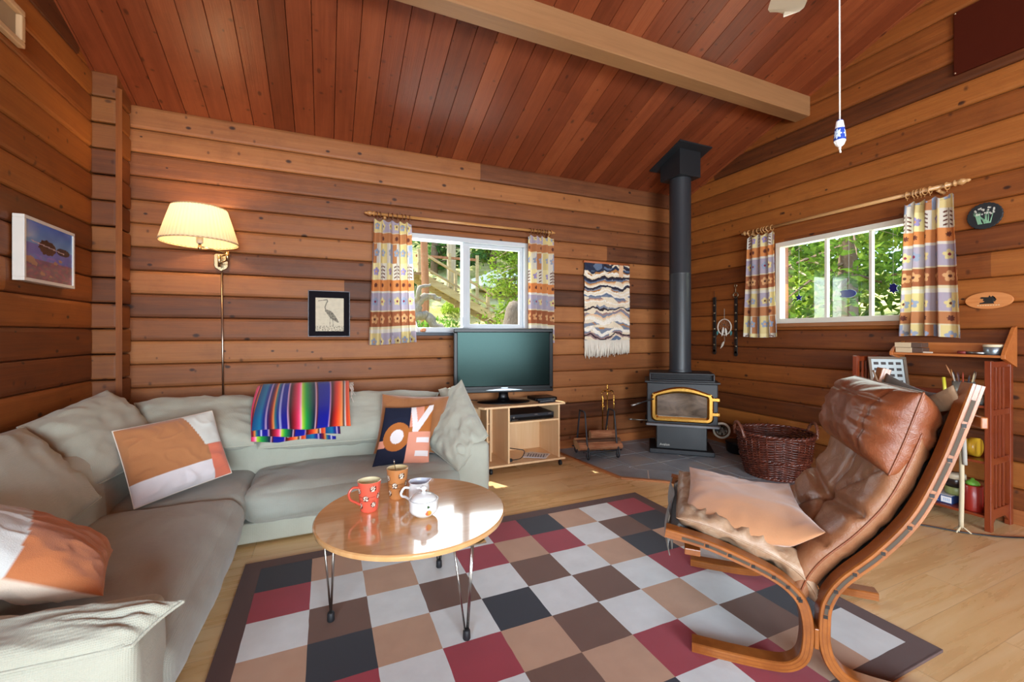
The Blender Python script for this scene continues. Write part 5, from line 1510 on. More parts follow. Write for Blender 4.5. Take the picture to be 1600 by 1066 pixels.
for k in range(40):
    a0 = r3.uniform(-.03, .03); a1 = a0*1.4+r3.uniform(-.01, .01); z1 = r3.uniform(1.955, 2.02)
    if k > 25: a1 = r3.uniform(.02, .06); z1 = 1.99+r3.uniform(-.005, .02)
    lf.tube([(XR-.0158, 1.338+a0, 1.928), (XR-.0158, 1.338+a1, z1)], [.0022, .0006], 4)
mb.build('flowers', M('#e6e6da', .6, name='white_paint'), e, fixn=False, solid=.001); lf.build('stems', M('#7fae8c', .6, name='green_paint'), e)
e = oval('wooden_plaque', 1.32, 1.42, .112, .056, wood('plaque_wood', '#b9713c', '#cd8a52', 'y', 1.5, .45), 'oval wooden plaque with a black bird emblem on the right wall', .012)
bird = [(-.040, -.026), (.030, -.026), (.022, -.016), (.034, -.010), (.040, .002), (.030, .000), (.034, .014), (.024, .010), (.022, .026), (.014, .016), (.008, .030), (.002, .014), (-.010, .018), (-.030, .020), (-.038, .012), (-.030, .008), (-.020, .008), (-.024, -.004), (-.014, -.010), (-.024, -.016), (-.038, -.018)]
pts = [(-x, z) for x, z in bird]
bm = bmesh.new(); vv = [bm.verts.new((XR-.0165, 1.322+a, 1.424+b)) for a, b in pts]; bm.faces.new(vv); bmesh.ops.triangulate(bm, faces=bm.faces)
me = bpy.data.meshes.new('bird'); bm.to_mesh(me); bm.free(); me.materials.append(M('#17130f', .6, name='black_paint')); o = bpy.data.objects.new('bird_emblem', me); col.objects.link(o); setp(o, e)
md = o.modifiers.new('t', 'SOLIDIFY'); md.thickness = .002
mb = MB()
for k in range(9): mb.box((XR-.0158, 1.372-.012*k-.008, 1.386), (XR-.0153, 1.372-.012*k, 1.3905))
mb.build('lettering', M('#d8c9a0', .7, name='pale_lettering'), e)
dp = MB().box((XR-.022, .72, 2.985), (XR-.001, 1.487, 3.415)).build('cloth_panel', M('#4a1c10', .95, name='brown_hessian', spec=.05, bump=.6, bs=500), None, bevel=.003)
tag(dp, 'dark reddish brown fabric panel fixed high on the right wall', 'panel')
mb = MB()
for (a, b) in ((1.478, 3.405), (1.478, 2.995), (.73, 3.405), (.73, 2.995)): mb.ball((XR-.024, a, b), .006, 8)
mb.build('nail', M('#b9a48a', .4, 1, name='nail'), dp, smooth=True)

# studded leather straps and dreamcatcher
strapm = M('#1a1613', .5, name='black_leather', bump=.3, bs=120); studm = M('#bcb39a', .3, 1, name='nickel_stud')
def strap_(y, z0, z1, w, label, ringtop):
    e = emptyw('studded_strap', (XR-.01, y, (z0+z1)/2), label, 'leather strap', 'studded leather straps')
    MB().box((XR-.014, y-w/2, z0), (XR-.004, y+w/2, z1)).build('strap', strapm, e, bevel=.003)
    mb = MB(); z = z1-.09
    while z > z0+.05: mb.lathe([(.001, -.006), (.009, -.005), (.013, 0)], (XR-.014, y, z), 12, axis='x'); z -= .088
    mb.build('stud', studm, e, smooth=True)
    mb = MB()
    if ringtop:
        mb.tube([(XR-.014, y+.028*math.cos(t), z1+.012+.028*math.sin(t)) for t in [2*PI*k/24 for k in range(24)]], .005, 6, closed=True)
        mb.tube([(XR-.014, y, z1+.04), (XR-.014, y, z1+.10)], .006, 6); mb.tube([(XR-.014, y+.014*math.cos(t), z1+.112+.014*math.sin(t)) for t in [2*PI*k/16 for k in range(16)]], .004, 6, closed=True)
        mb.build('ring', studm, e, smooth=True)
    else:
        mb.tube([(XR-.012, y, z1), (XR-.010, y+.002, z1+.07)], .002, 5); mb.build('hanging_cord', strapm, e)
    mb = MB(); mb.prism([(y+(w/2+.004)*math.cos(t), z0-.0+.028*math.sin(t)) for t in [2*PI*k/20 for k in range(20)]], .004, .014, f=lambda a, b, h: (XR-h, a, b)); mb.build('buckle_end', strapm, e, bevel=.002)
strap_(3.478, 1.0, 1.61, .042, 'studded black leather strap left of the dreamcatcher', False)
strap_(3.205, .99, 1.60, .036, 'studded black leather strap with ring at top, right of the dreamcatcher', True)
dc = emptyw('dreamcatcher', (XR-.02, 3.335, 1.27), 'small round white dreamcatcher with feathers hanging between two straps', 'dreamcatcher')
dcc = (XR-.022, 3.338, 1.275)
MB().tube([(dcc[0], dcc[1]+.085*math.cos(t), dcc[2]+.085*math.sin(t)) for t in [2*PI*k/40 for k in range(40)]], .006, 8, closed=True).build('hoop', M('#d9cfc0', .7, name='wrapped_hoop'), dc, smooth=True)
mb = MB()
for ring in range(3):
    r0, r1 = .083-.022*ring, .083-.022*(ring+1)
    for k in range(10):
        a0 = 2*PI*k/10+ring*.31; a1 = a0+PI/10; a2 = a0+2*PI/10
        mb.tube([(dcc[0], dcc[1]+r0*math.cos(a0), dcc[2]+r0*math.sin(a0)), (dcc[0], dcc[1]+r1*math.cos(a1), dcc[2]+r1*math.sin(a1)), (dcc[0], dcc[1]+r0*math.cos(a2), dcc[2]+r0*math.sin(a2))], .0008, 4)
mb.tube([(dcc[0], dcc[1], dcc[2]+.085), (dcc[0], dcc[1], dcc[2]+.20)], .0022, 5); mb.build('web', M('#9a9186', .8, name='sinew'), dc)
for (dy, dz, L, an, c) in ((.01, .0, .10, -80, '#e7e2d8'), (-.015, -.01, .09, -100, '#e7e2d8'), (.0, -.155, .09, -60, '#cfc7b8'), (.085, -.04, .05, -85, '#3f7f80'), (-.088, -.04, .055, -85, '#3f7f80')):
    mb = MB(); a = R(an); n = 10; vs = []
    for i in range(n+1):
        t = i/n; w_ = .013*math.sin(min(1, t*1.1)*PI)**.7+.001; cx_, cz_ = dcc[1]+dy+L*t*math.cos(a), dcc[2]+dz+L*t*math.sin(a)
        vs += [(dcc[0]-.004, cx_-w_*math.sin(a), cz_+w_*math.cos(a)), (dcc[0]-.008, cx_, cz_), (dcc[0]-.004, cx_+w_*math.sin(a), cz_-w_*math.cos(a))]
    fs = []
    for i in range(n): fs += [(3*i, 3*i+1, 3*i+4, 3*i+3), (3*i+1, 3*i+2, 3*i+5, 3*i+4)]
    mb.add(vs, fs).build('feather', M(c, .8, name='feather_'+c[1:]), dc, solid=.0008)
MB().tube([(dcc[0], dcc[1], dcc[2]-.085), (dcc[0], dcc[1]-.004, dcc[2]-.16)], .0015, 5).build('hanging_thread', M('#9a9186', .8, name='sinew'), dc)

# ------------------------------------------------------------------ wall shelf
shm = wood('honey_pine', '#a55c2b', '#bd733c', 'y', 1, .4); 
ws = emptyw('wall_shelf', (XR-.08, 1.49, 1.055), 'small honey-coloured wooden wall shelf above the bookcase on the right wall', 'shelf')
MB().box((XR-.165, 1.215, 1.05), (XR-.003, 1.765, 1.066)).build('shelf_board', shm, ws, bevel=.002)
MB().box((XR-.02, 1.225, 1.066), (XR-.003, 1.755, 1.14)).build('back_board', shm, ws, bevel=.002)
for y in (1.195, 1.765):
    P = [(.003, .99), (.17, .99+.055), (.17, 1.07), (.15, 1.10), (.03, 1.24), (.003, 1.25)] if y < 1.5 else [(.003, 1.0), (.17, 1.045), (.17, 1.07), (.12, 1.11), (.003, 1.15)]
    MB().prism(P, y, y+.020, f=lambda a, b, h: (XR-a, h, b)).build('side_panel', shm, ws, bevel=.002)
def boxthing(name, a, b, m, label, cat, group=None, bevel=.002):
    o = MB().box(a, b).build(name, m, None, bevel=bevel); tag(o, label, cat, group); return o
for k, (y0, z0, lab) in enumerate(((1.60, 1.0665, 'lower small pale box of a stack of two at the left of the wall shelf'), (1.605, 1.1035, 'upper small pale box of a stack of two at the left of the wall shelf'))):
    e = emptyw('card_box', (XR-.11, 1.66, z0), lab, 'box', 'small boxes on the wall shelf')
    MB().box((XR-.155, y0+.06, z0), (XR-.06, y0+.155, z0+.035)).build('carton', M('#c9b391', .7, name='card'), e, bevel=.002)
    MB().box((XR-.152, y0, z0+.001), (XR-.06, y0+.0595, z0+.034)).build('sleeve', M('#5a4338', .5, name='dark_label'), e, bevel=.002)
boxthing('chalk_stick', (XR-.150, 1.55, 1.0665), (XR-.135, 1.60, 1.0765), M('#d9c7b3', .8, name='chalk'), 'short pale stick lying beside the small boxes on the wall shelf', 'chalk')
e = emptyw('paint_tube', (XR-.12, 1.37, 1.07), 'silver paint tube with red label lying on the wall shelf', 'paint tube')
MB().tube([(XR-.13, 1.30, 1.077), (XR-.13, 1.385, 1.077)], [.011, .009], 10).build('tube', M('#9fa6a6', .3, 1, name='tin_tube'), e, smooth=True)
MB().tube([(XR-.13, 1.385, 1.0775), (XR-.13, 1.425, 1.0775)], .0108, 10).build('red_label', M('#7c2a24', .5, name='red_label'), e, smooth=True)
e = emptyw('metal_tin', (XR-.10, 1.262, 1.067), 'round grey tin with a cream lid at the right end of the wall shelf', 'tin')
MB().lathe([(.001, 1.0665), (.044, 1.0665), (.046, 1.07), (.046, 1.115), (.044, 1.117)], (XR-.10, 1.268, 0), 32).build('body', M('#8f9ba3', .35, .8, name='grey_tin'), e, smooth=True)
MB().lathe([(.046, 1.117), (.048, 1.118), (.048, 1.131), (.046, 1.133), (.001, 1.133)], (XR-.10, 1.268, 0), 32).build('lid', M('#dccfae', .5, name='cream_lid'), e, smooth=True)

# ------------------------------------------------------------------ bookcase
chm = wood('cherry_wood', '#6d2a12', '#833a1b', 'z', 1, .3, coat=.3); chs = wood('cherry_shelf', '#6d2a12', '#833a1b', 'y', 1, .3, coat=.3)
bc_ = emptyw('bookcase', (3.83, 1.57, 0), 'low cherry-stained slatted bookcase with craft supplies against the right wall', 'bookcase')
bx0, bx1 = 3.675, 3.975
for (ya, yb_) in ((1.205, 1.235), (1.915, 1.945)):
    for (xa_, xb_) in ((bx0, bx0+.036), (bx1-.036, bx1)): MB().box((xa_, ya, 0), (xb_, yb_, 1.035)).build('post', chm, bc_, bevel=.003)
    for (z0, z1) in ((.995, 1.03), (.70, .735), (.40, .44), (.085, .13)): MB().box((bx0+.036, ya+.006, z0), (bx1-.036, yb_-.006, z1)).build('rail', chs, bc_, bevel=.002)
    for x in (bx0+.095, bx0+.145, bx0+.195): MB().box((x, ya+.010, .13), (x+.018, yb_-.010, .995)).build('slat', chm, bc_, bevel=.001)
    P = [(bx0+.036, .085), (bx1-.036, .085), (bx1-.036, .03), (bx1-.09, .07), (bx0+.09, .07), (bx0+.036, .03)]
    MB().prism(P, ya+.008, yb_-.008, f=lambda a, b, h: (a, h, b)).build('arched_rail', chs, bc_)
for z in (.745, .405, .075): 
    MB().box((bx0+.006, 1.235, z), (bx1-.01, 1.915, z+.016)).build('shelf', chs, bc_, bevel=.002)
    MB().box((bx1-.03, 1.235, z+.016), (bx1-.012, 1.915, z+.07)).build('back_rail', chs, bc_, bevel=.002)
zt_ = .7615
# picture on the top shelf
e = emptyw('picture_frame', (3.80, 1.80, zt_), 'grey-brown framed photo mount leaning at the far end of the bookcase', 'picture frame')
R0 = Matrix.Translation((3.835, 1.78, zt_+.002)) @ Matrix.Rotation(R(-38), 4, 'Z') @ Matrix.Rotation(R(-12), 4, 'X')
def tf(a, b, c): return tuple(R0 @ Vector((a, b, c)))
MB_ = MB(); fr_box(MB_, -.12, .12, 0, .27, .018, -.012, .004, tf); MB_.build('frame', M('#6e5a48', .5, name='grey_brown_frame'), e, bevel=.002)
bx(MB(), tf, (-.105, -.002, .014), (.105, .002, .256)).build('mount', M('#b9c4c6', .6, name='pale_blue_mount'), e)
mb = MB()
for k in range(5):
    for j in range(4): bx(mb, tf, (-.085+.047*j, -.0045, .03+.045*k), (-.055+.047*j, -.002, .05+.045*k))
mb.build('photo_cells', M('#3b3230', .6, name='dark_photos'), e)
# papers
for k, (c, a, dy, lab) in enumerate((('#c9c3c6', 3, 0, 'bottom white sheet of the papers on the bookcase top shelf'), ('#5aa0b5', -6, -.05, 'turquoise sheet among the papers on the bookcase top shelf'), ('#d8cfc6', 10, .04, 'cream sheet on top of the papers on the bookcase'), ('#a8b7c9', -2, .0, 'pale blue sheet among the papers on the bookcase top shelf'))):
    mb = MB(); mb.grid(lambda p, q, k=k: ((p-.5)*.19, (q-.5)*.27, .004*math.sin(q*5+k)*p*0+.004*math.sin(p*PI)*(k+1)*.4), 8, 8)
    o = mb.build('paper_sheet', M(c, .8, name='paper_'+c[1:]), None, solid=.0015); o.location = (3.80, 1.555+dy, zt_+.003+.008*k); o.rotation_euler = (0, 0, R(a))
    tag(o, lab, 'paper', 'papers on the bookcase')
# pencil pot with brushes
e = emptyw('pencil_pot', (3.80, 1.37, zt_), 'grey pot holding brushes and pencils on the bookcase behind the chair top', 'pot')
MB().lathe([(.001, zt_), (.052, zt_), (.054, zt_+.13), (.050, zt_+.13), (.048, zt_+.01), (.001, zt_+.008)], (3.80, 1.372, 0), 28).build('cup', M('#8b8b86', .4, .5, name='pot_grey'), e, smooth=True)
r4 = random.Random(11); cols_ = ['#c98a5a', '#5a3b46', '#2d2d38', '#b98248', '#d8d2c6', '#6a4a3a', '#a9442e', '#3a3a44', '#c7b48a', '#7a6a5a', '#444', '#8d5a3c']
cols_[10] = '#444444'
nm_ = ['copper brush leaning farthest left', 'plum pencil', 'dark pen', 'wooden brush', 'white pen', 'brown brush', 'red pencil', 'charcoal pencil', 'pale wooden pencil', 'grey brush', 'black pen', 'chestnut brush']
for k in range(12):
    a = 2*PI*k/12+.3; b0 = (3.80+.02*math.cos(a), 1.372+.02*math.sin(a), zt_+.012)
    ln = r4.uniform(.17, .21) if k else .235; lean = .042 if k else .06
    if k == 0: a = R(105)
    tp_ = (3.80+lean*1.35*math.cos(a), 1.372+lean*1.35*math.sin(a), zt_+ln)
    d_ = Vector(tp_)-Vector(b0)
    o = MB().tube([b0, tuple(Vector(b0)+d_*.55), tuple(Vector(b0)+d_*.80), tuple(Vector(b0)+d_*.86), tp_], [.003, .0035, .004, .0045, .001], 7).build('paint_brush', M(cols_[k], .5, name='stick_'+cols_[k][1:]), None, smooth=True)
    tag(o, nm_[k]+' standing in the grey pot on the bookcase', 'brush or pencil', 'brushes and pencils in the pot')
o = MB().tube([(3.735, 1.432, zt_+.002), (3.735, 1.445, zt_+.155)], [.010, .009], 10).build('marker_pen', M('#c7c03a', .4, name='yellow_marker'), None, smooth=True); tag(o, 'yellow marker standing left of the grey pot on the bookcase', 'marker')
e = emptyw('glass_jar', (3.76, 1.285, zt_), 'low clear glass jar beside the near post of the bookcase', 'jar')
gj = NT('jar_glass'); gj.bsdf('#cfd8cf', .08, 0, None, .5, trans=.6)
MB().lathe([(.001, zt_), (.040, zt_), (.046, zt_+.02), (.044, zt_+.045), (.036, zt_+.06), (.034, zt_+.06), (.041, zt_+.043), (.042, zt_+.02), (.037, zt_+.006), (.001, zt_+.006)], (3.745, 1.285, 0), 28).build('jar_body', gj.m, e, smooth=True)
MB().lathe([(.038, zt_+.0605), (.040, zt_+.062), (.040, zt_+.072), (.001, zt_+.074)], (3.745, 1.285, 0), 28).build('jar_lid', M('#a9b0a6', .4, .6, name='jar_lid'), e, smooth=True)
# middle shelf: yellow dispenser on its side
ye = emptyw('yellow_canister', (3.79, 1.42, .4215), 'yellow plastic tube with cut-out lying on the middle bookcase shelf', 'tube')
ym = M('#d6a92c', .35, name='yellow_plastic', coat=.2)
mb = MB(); nn_ = 40
def yc(a, b):
    t = a*2*PI*.78+R(118)-.0; r = .057
    return (3.79+r*math.cos(t), 1.31+.22*b, .4215+.0585+r*math.sin(t))
mb.grid(yc, nn_, 16); mb.build('tube', ym, ye, smooth=True, solid=.003)
mb = MB(); mb.lathe([(.054, .02), (.0592, .02), (.0592, -.02), (.054, -.02)], (3.79, 1.315, .480), 40, axis='y'); mb.build('end_band', ym, ye, smooth=True)
# bottom shelf
zb2 = .0915
bb = emptyw('blue_carton', (3.79, 1.48, zb2), 'blue and white carton on the bottom bookcase shelf', 'box')
MB().box((3.72, 1.40, zb2), (3.90, 1.56, zb2+.052)).build('carton', M('#24406f', .5, name='blue_card'), bb, bevel=.002)
MB().box((3.7185, 1.40, zb2+.008), (3.7198, 1.452, zb2+.046)).build('white_label', M('#e4e4e4', .5, name='white_label'), bb)
MB().box((3.722, 1.402, zb2+.0522), (3.898, 1.558, zb2+.054)).build('carton_top', M('#cfd2d6', .6, name='pale_card'), bb)
mb = MB()
for k in range(3): mb.box((3.7185, 1.465, zb2+.010+.013*k), (3.7198, 1.55, zb2+.015+.013*k))
for k in range(4): mb.box((3.7180, 1.408+.009*k, zb2+.018), (3.7184, 1.413+.009*k, zb2+.036))
mb.build('printing', M('#a9c2df', .5, name='pale_print'), bb)
jr = emptyw('food_jar', (3.82, 1.42, zb2+.054), 'dark jar with cream lid and green base standing on the blue carton', 'jar')
zj = zb2+.0545
MB().lathe([(.001, zj), (.048, zj), (.052, zj+.01), (.052, zj+.045), (.048, zj+.05)], (3.81, 1.415, 0), 28).build('green_base', M('#8f9a5e', .4, name='olive_glaze'), jr, smooth=True)
MB().lathe([(.047, zj+.05), (.047, zj+.10), (.044, zj+.104)], (3.81, 1.415, 0), 28).build('jar_body', M('#2b2220', .3, name='dark_jar', coat=.3), jr, smooth=True)
MB().lathe([(.048, zj+.104), (.051, zj+.106), (.051, zj+.132), (.047, zj+.137), (.001, zj+.139)], (3.81, 1.415, 0), 28).build('lid', M('#c4b79c', .5, name='cream_jar_lid'), jr, smooth=True)
rc = emptyw('red_canister', (3.745, 1.305, zb2), 'tall red canister with bright green top on the bottom bookcase shelf', 'canister')
MB().lathe([(.001, zb2), (.046, zb2), (.047, zb2+.005), (.047, zb2+.155), (.045, zb2+.157), (.001, zb2+.157)], (3.745, 1.31, 0), 32).build('body', M('#8f1f14', .4, name='red_canister', coat=.2), rc, smooth=True)
MB().lathe([(.030, zb2+.157), (.034, zb2+.165), (.026, zb2+.18), (.010, zb2+.188), (.008, zb2+.197), (.001, zb2+.20)], (3.745, 1.31, 0), 24).build('green_top', M('#6fae3c', .5, name='green_top'), rc, smooth=True)
o = MB().tube(spline([(3.25, 1.62, .006), (3.42, 1.42, .006), (3.52, 1.27, .006), (3.64, 1.16, .006), (3.78, 1.08, .006), (3.95, .98, .006), (3.90, .7, .006)], 8), .0045, 8).build('floor_cable', mblack, None, smooth=True)
tag(o, 'black cable curving over the floor in front of the bookcase', 'cable')

# ------------------------------------------------------------------ ceiling fan with porcelain pull
fanw = M('#cfc6b4', .5, name='fan_cream')
fan = empty('ceiling_fan', (1.312, .7255, 0), 'cream ceiling fan hanging from the high ceiling with one blade tip in view', 'ceiling fan')
MB().lathe([(.012, 2.66), (.012, ceil_z(.7255)-.09)], (0, 0, 0), 16).build('down_rod', fanw, fan, smooth=True)
MB().lathe([(.03, ceil_z(.7255)-.10), (.075, ceil_z(.7255)-.04), (.08, ceil_z(.7255)-.01), (.08, ceil_z(.7255)+.02)], (0, 0, 0), 28).build('canopy', fanw, fan, smooth=True)
MB().lathe([(.02, 2.70), (.09, 2.67), (.13, 2.62), (.13, 2.55), (.10, 2.51), (.06, 2.49), (.055, 2.45), (.03, 2.43), (.001, 2.43)], (0, 0, 0), 32).build('motor', fanw, fan, smooth=True)
for k in range(4):
    a0 = R(46.7+90*k); ca, sa_ = math.cos(a0), math.sin(a0)
    def blf(a, b, ca=ca, sa_=sa_):
        r = .17+.43*a; w = (.058+.006*a)*(1 if a < .9 else math.sqrt(max(.0, 1-((a-.9)/.1)**2))*.999+.001)*(1 if a > .06 else .75+a*4)
        y = (b*2-1)*w; 
        return (ca*r-sa_*y, sa_*r+ca*y, 2.512+.012*(b*2-1))
    bl_ = MB().grid(blf, 24, 4).build('blade', fanw, fan, solid=.006, fixn=False)
    mb = MB(); mb.box((.09, -.02, 2.515), (.22, .02, 2.522), mtx=Matrix.Rotation(a0, 4, 'Z')); mb.build('blade_iron', brass, bl_)
pc = emptyw('pull_cord', (1.312, .7255, 1.76), 'white fan pull cord ending in a blue and white porcelain knob', 'pull cord')
MB().tube([(1.296, .718, 2.44), (1.312, .7255, 1.795)], .0021, 6).build('cord', M('#ded7d0', .8, name='white_cord'), pc, smooth=True)
cobalt = (.12, .25, .60)
kp = [(.001, 0), (.004, .0005), (.010, .006), (.0140, .016), (.0142, .024), (.0125, .045), (.010, .060), (.0085, .070), (.0075, .074), (.003, .076), (.001, .076)]
def kf(a, b):
    f = b*(len(kp)-1); i = min(int(f), len(kp)-2); t = f-i
    r = kp[i][0]+(kp[i+1][0]-kp[i][0])*t; z = kp[i][1]+(kp[i+1][1]-kp[i][1])*t
    return (1.312+r*math.cos(a*2*PI), .7255+r*math.sin(a*2*PI), 1.720+z)
o = MB().grid(kf, 96, 80).build('porcelain_knob', painted('porcelain', .15, 0, spec=.5, coat=.5), pc, smooth=True)
def kcol(i):
    a = (i % 97)/96; z = bpy_z[i]
    if z > 1.720+.0715: return cobalt
    if 1.720+.017 < z < 1.720+.052:
        u = (a*3) % 1-.5; v_ = (z-1.7545)/.035
        d = math.hypot(u*1.5, v_*1.5); an = math.atan2(v_, u)
        if d < .62*(.45+.55*abs(math.cos(an*4))) and d > .08: return (.78, .86, .95)
        return cobalt
    return (.93, .94, .95)
bpy_z = [vtx.co.z for vtx in o.data.vertices]
paint(o, kcol)
mb = MB(); mb.ball((1.312, .7255, 1.7165), .0035, 8); mb.tube([(1.312, .7255, 1.716), (1.3155, .7255, 1.705)], [.0022, .0028], 6); mb.build('cord_knot', M('#ded7d0', .8, name='white_cord'), pc, smooth=True)

# ------------------------------------------------------------------ window sill ornaments and suncatchers
o = MB(); o.ball((.815, 3.86, 1.237), .022, 10, sq=(1.1, .8, .9)); o.ball((.797, 3.86, 1.230), .013, 8); o = o.build('seashell', M('#d08a5e', .45, name='shell'), None, smooth=True); tag(o, 'small orange seashell on the dark sill of the back window', 'shell')
o = MB().lathe([(.001, 0), (.028, 0), (.03, .01), (.014, .06), (.006, .09), (.001, .10)], (.745, 3.865, 1.2155), 20).build('white_ornament', M('#e9eaec', .4, name='white_ceramic'), None, smooth=True); tag(o, 'small white cone ornament on the sill beside the left curtain', 'ornament')
bg = NT('cobalt_glass'); bb_ = bg.bsdf('#061a6a', .08, 0, None, .5, trans=.15)
def sun(yc, zc, P, label, shape):
    e = emptyw('suncatcher', (XR+.0, yc, zc), label, 'suncatcher', 'blue glass suncatchers in the right window')
    MB().prism(P, -.004, .004, f=lambda a, b, h: (XR+.012+h, yc+a, zc+b)).build('glass', bg.m, e, bevel=.002)
    top = max(b for a, b in P)
    MB().tube([(XR+.012, yc, zc+top-.003), (XR+.012, yc, 2.035)], .0008, 4).build('thread', M('#cfcfcf', .5, name='thread'), e)
star = [((.036 if k % 2 == 0 else .017)*math.sin(2*PI*k/10), (.036 if k % 2 == 0 else .017)*math.cos(2*PI*k/10)) for k in range(10)]
sun(2.56, 1.535, star, 'small blue glass star hanging in the leftmost pane of the right-hand window', 'star')
fish = [(.062*math.cos(t)*(1 if math.cos(t) > 0 else .9), .034*math.sin(t)) for t in [2*PI*k/28 for k in range(28)]]
fish = [(x if x < .045 else x+.012*(1 if abs(y) > .008 else -.6), y*1.0 if x < .035 else y*1.2) for x, y in fish]
sun(2.15, 1.538, fish, 'blue glass fish hanging in the middle pane of the right-hand window', 'fish')
turtle = [(.022, .04), (.012, .030), (-.008, .038), (-.018, .024), (-.034, .020), (-.022, .006), (-.024, -.012), (-.034, -.026), (-.014, -.024), (-.004, -.042), (.010, -.026), (.024, -.030), (.020, -.010), (.030, .004), (.020, .012)]
sun(1.845, 1.552, turtle, 'blue glass turtle hanging in the pane next to the wide curtain', 'turtle')
# ================================================================== outdoors
def gh(x, y):
    z = .50+.085*max(0, y-4.1)+.33*max(0, y-13)-.0*x
    z += .05*max(0, x-4.2)+.10*max(0, x-11)
    z += .10*noise.noise(Vector((x*.5, y*.5, 0)))*min(1, max(0, max(y-4.5, x-4.7)))
    return z
t = NT('dry_grass'); v = t.coord()
n1 = t.noise(v, .9, 5, .65); n2 = t.noise(v, 14, 4, .7)
c = t.ramp(t.math('ADD', t.math('MULTIPLY', n1, .6), t.math('MULTIPLY', n2, .4)), [(.34, '#6c7a34'), (.47, '#a9a860'), (.60, '#cfc58e'), (.72, '#e0d9b8')])
t.bsdf(c, .95, 0, t.bump(n2, .8, .05), .1)
mb = MB(); st_ = .8
ys = [4.1+st_*k for k in range(42)]; xs = [-12+st_*k for k in range(52)]
for x in xs:
    for y in [4.1-st_*k for k in range(16, 0, -1)]+ys:
        if x < 4.25-.0 and y < 4.1: continue
        if x < 4.25 < x+st_ and y < 4.1: x0_ = 4.25
        else: x0_ = x
        mb.add([(x0_, y, gh(x0_, y)), (x+st_, y, gh(x+st_, y)), (x+st_, y+st_, gh(x+st_, y+st_)), (x0_, y+st_, gh(x0_, y+st_))], [(0, 1, 2, 3)])
mb.add([(4.19, -8.7, gh(4.25, 0)), (4.25, -8.7, gh(4.25, -8.7)), (4.25, 4.1, gh(4.25, 4.1)), (4.19, 4.1, gh(4.25, 4.1))], [(0, 1, 2, 3)])
tag(mb.build('ground', t.m, fixn=False), kind='structure')

def leaf_mat(name, c1, c2, c3):
    t = NT(name); v = t.coord()
    n1 = t.noise(v, 1.2, 3); n2 = t.noise(v, 9, 3)
    c = t.ramp(t.math('ADD', t.math('MULTIPLY', n1, .45), t.math('MULTIPLY', n2, .55)), [(.35, c1), (.52, c2), (.68, c3)])
    d = t.n('ShaderNodeBsdfDiffuse'); t.l(c, d.inputs[0]); tr = t.n('ShaderNodeBsdfTranslucent'); t.l(c, tr.inputs[0])
    mx = t.n('ShaderNodeMixShader'); mx.inputs[0].default_value = .45; t.l(d.outputs[0], mx.inputs[1]); t.l(tr.outputs[0], mx.inputs[2]); t.l(mx.outputs[0], t.out.inputs[0])
    return t.m
LM = [leaf_mat('fir_green', '#2f4a1c', '#5c7d2c', '#9fb24c'), leaf_mat('leaf_green', '#36561f', '#6f9a38', '#b7cf5c'), leaf_mat('lime_green', '#5c7a26', '#9fb83e', '#d6dd78'), leaf_mat('shade_green', '#24401f', '#3f6a33', '#7aa254'), leaf_mat('conifer_lime', '#2f4716', '#6a8a28', '#b4c050')]
bark = wood('bark_brown', '#5a4636', '#8a715a', 'z', .5, .95, bump=.8); barkp = wood('bark_pale', '#9a8468', '#c9b598', 'z', .5, .95, bump=.6); barkr = wood('bark_red', '#8a5438', '#b8805a', 'z', .6, .9, bump=.6)
rt = random.Random(19)
def tree(x, y, h, crown, n, size, lm, bm_, tr, label, name='tree', z_lo=.25, droop=0, tilt=0, conic=False, group='trees outside the windows', zb=None):
    z0 = gh(x, y) if zb is None else zb
    e = emptyw(name, (x, y, z0), label, 'tree', group)
    MB().tube([(x+tilt*t*h+.05*math.sin(t*5), y, z0-.1+h*.95*t) for t in [k/8 for k in range(9)]], [tr*(1-.75*k/8) for k in range(9)], 10).build('trunk', bm_, e, smooth=True)
    mb = MB(); br_ = MB()
    nb_ = max(10, n//110)
    for k in range(nb_):
        f = z_lo+(1-z_lo)*(k+rt.random())/nb_
        R_ = crown*((1-f)/(1-z_lo)*1.0+.12 if conic else math.sin(min(1, (f-z_lo)/(1-z_lo)*.85+.18)*PI)**.6)
        a = rt.uniform(0, 2*PI); L = R_*rt.uniform(.65, 1.05)
        bx0_, bz0_ = x+tilt*f*h, z0+h*f
        ex, ey, ez = bx0_+L*math.cos(a), y+L*math.sin(a), bz0_+L*rt.uniform(-.25, .2)-droop*L
        br_.tube([(bx0_, y, bz0_), ((bx0_+ex)/2, (y+ey)/2, (bz0_+ez)/2+.06*L), (ex, ey, ez)], [tr*.22, tr*.12, .005], 4)
        m = n//nb_
        for q in range(m):
            t_ = rt.random()**.7
            s_ = size*rt.uniform(.6, 1.4)
            sp_ = (.10+.26*L*(1-abs(t_-.6)))
            p = Vector((bx0_+(ex-bx0_)*t_+rt.gauss(0, sp_*.6), y+(ey-y)*t_+rt.gauss(0, sp_*.6), bz0_+(ez-bz0_)*t_+rt.gauss(0, sp_*.35)-droop*.3*rt.random()))
            if p.y < 4.35 and p.x < 4.5: continue
            u_ = Vector((rt.gauss(0, 1), rt.gauss(0, 1), rt.gauss(0, .6)-droop)).normalized(); w_ = u_.cross(Vector((rt.gauss(0, 1), rt.gauss(0, 1), rt.gauss(0, 1)))).normalized()
            mb.add([p-u_*s_, p+w_*s_*.38, p+u_*s_, p-w_*s_*.38], [(0, 1, 2, 3)])
    br_.build('branches', bm_, e); o = mb.build('foliage', lm, e, fixn=False)
    return e
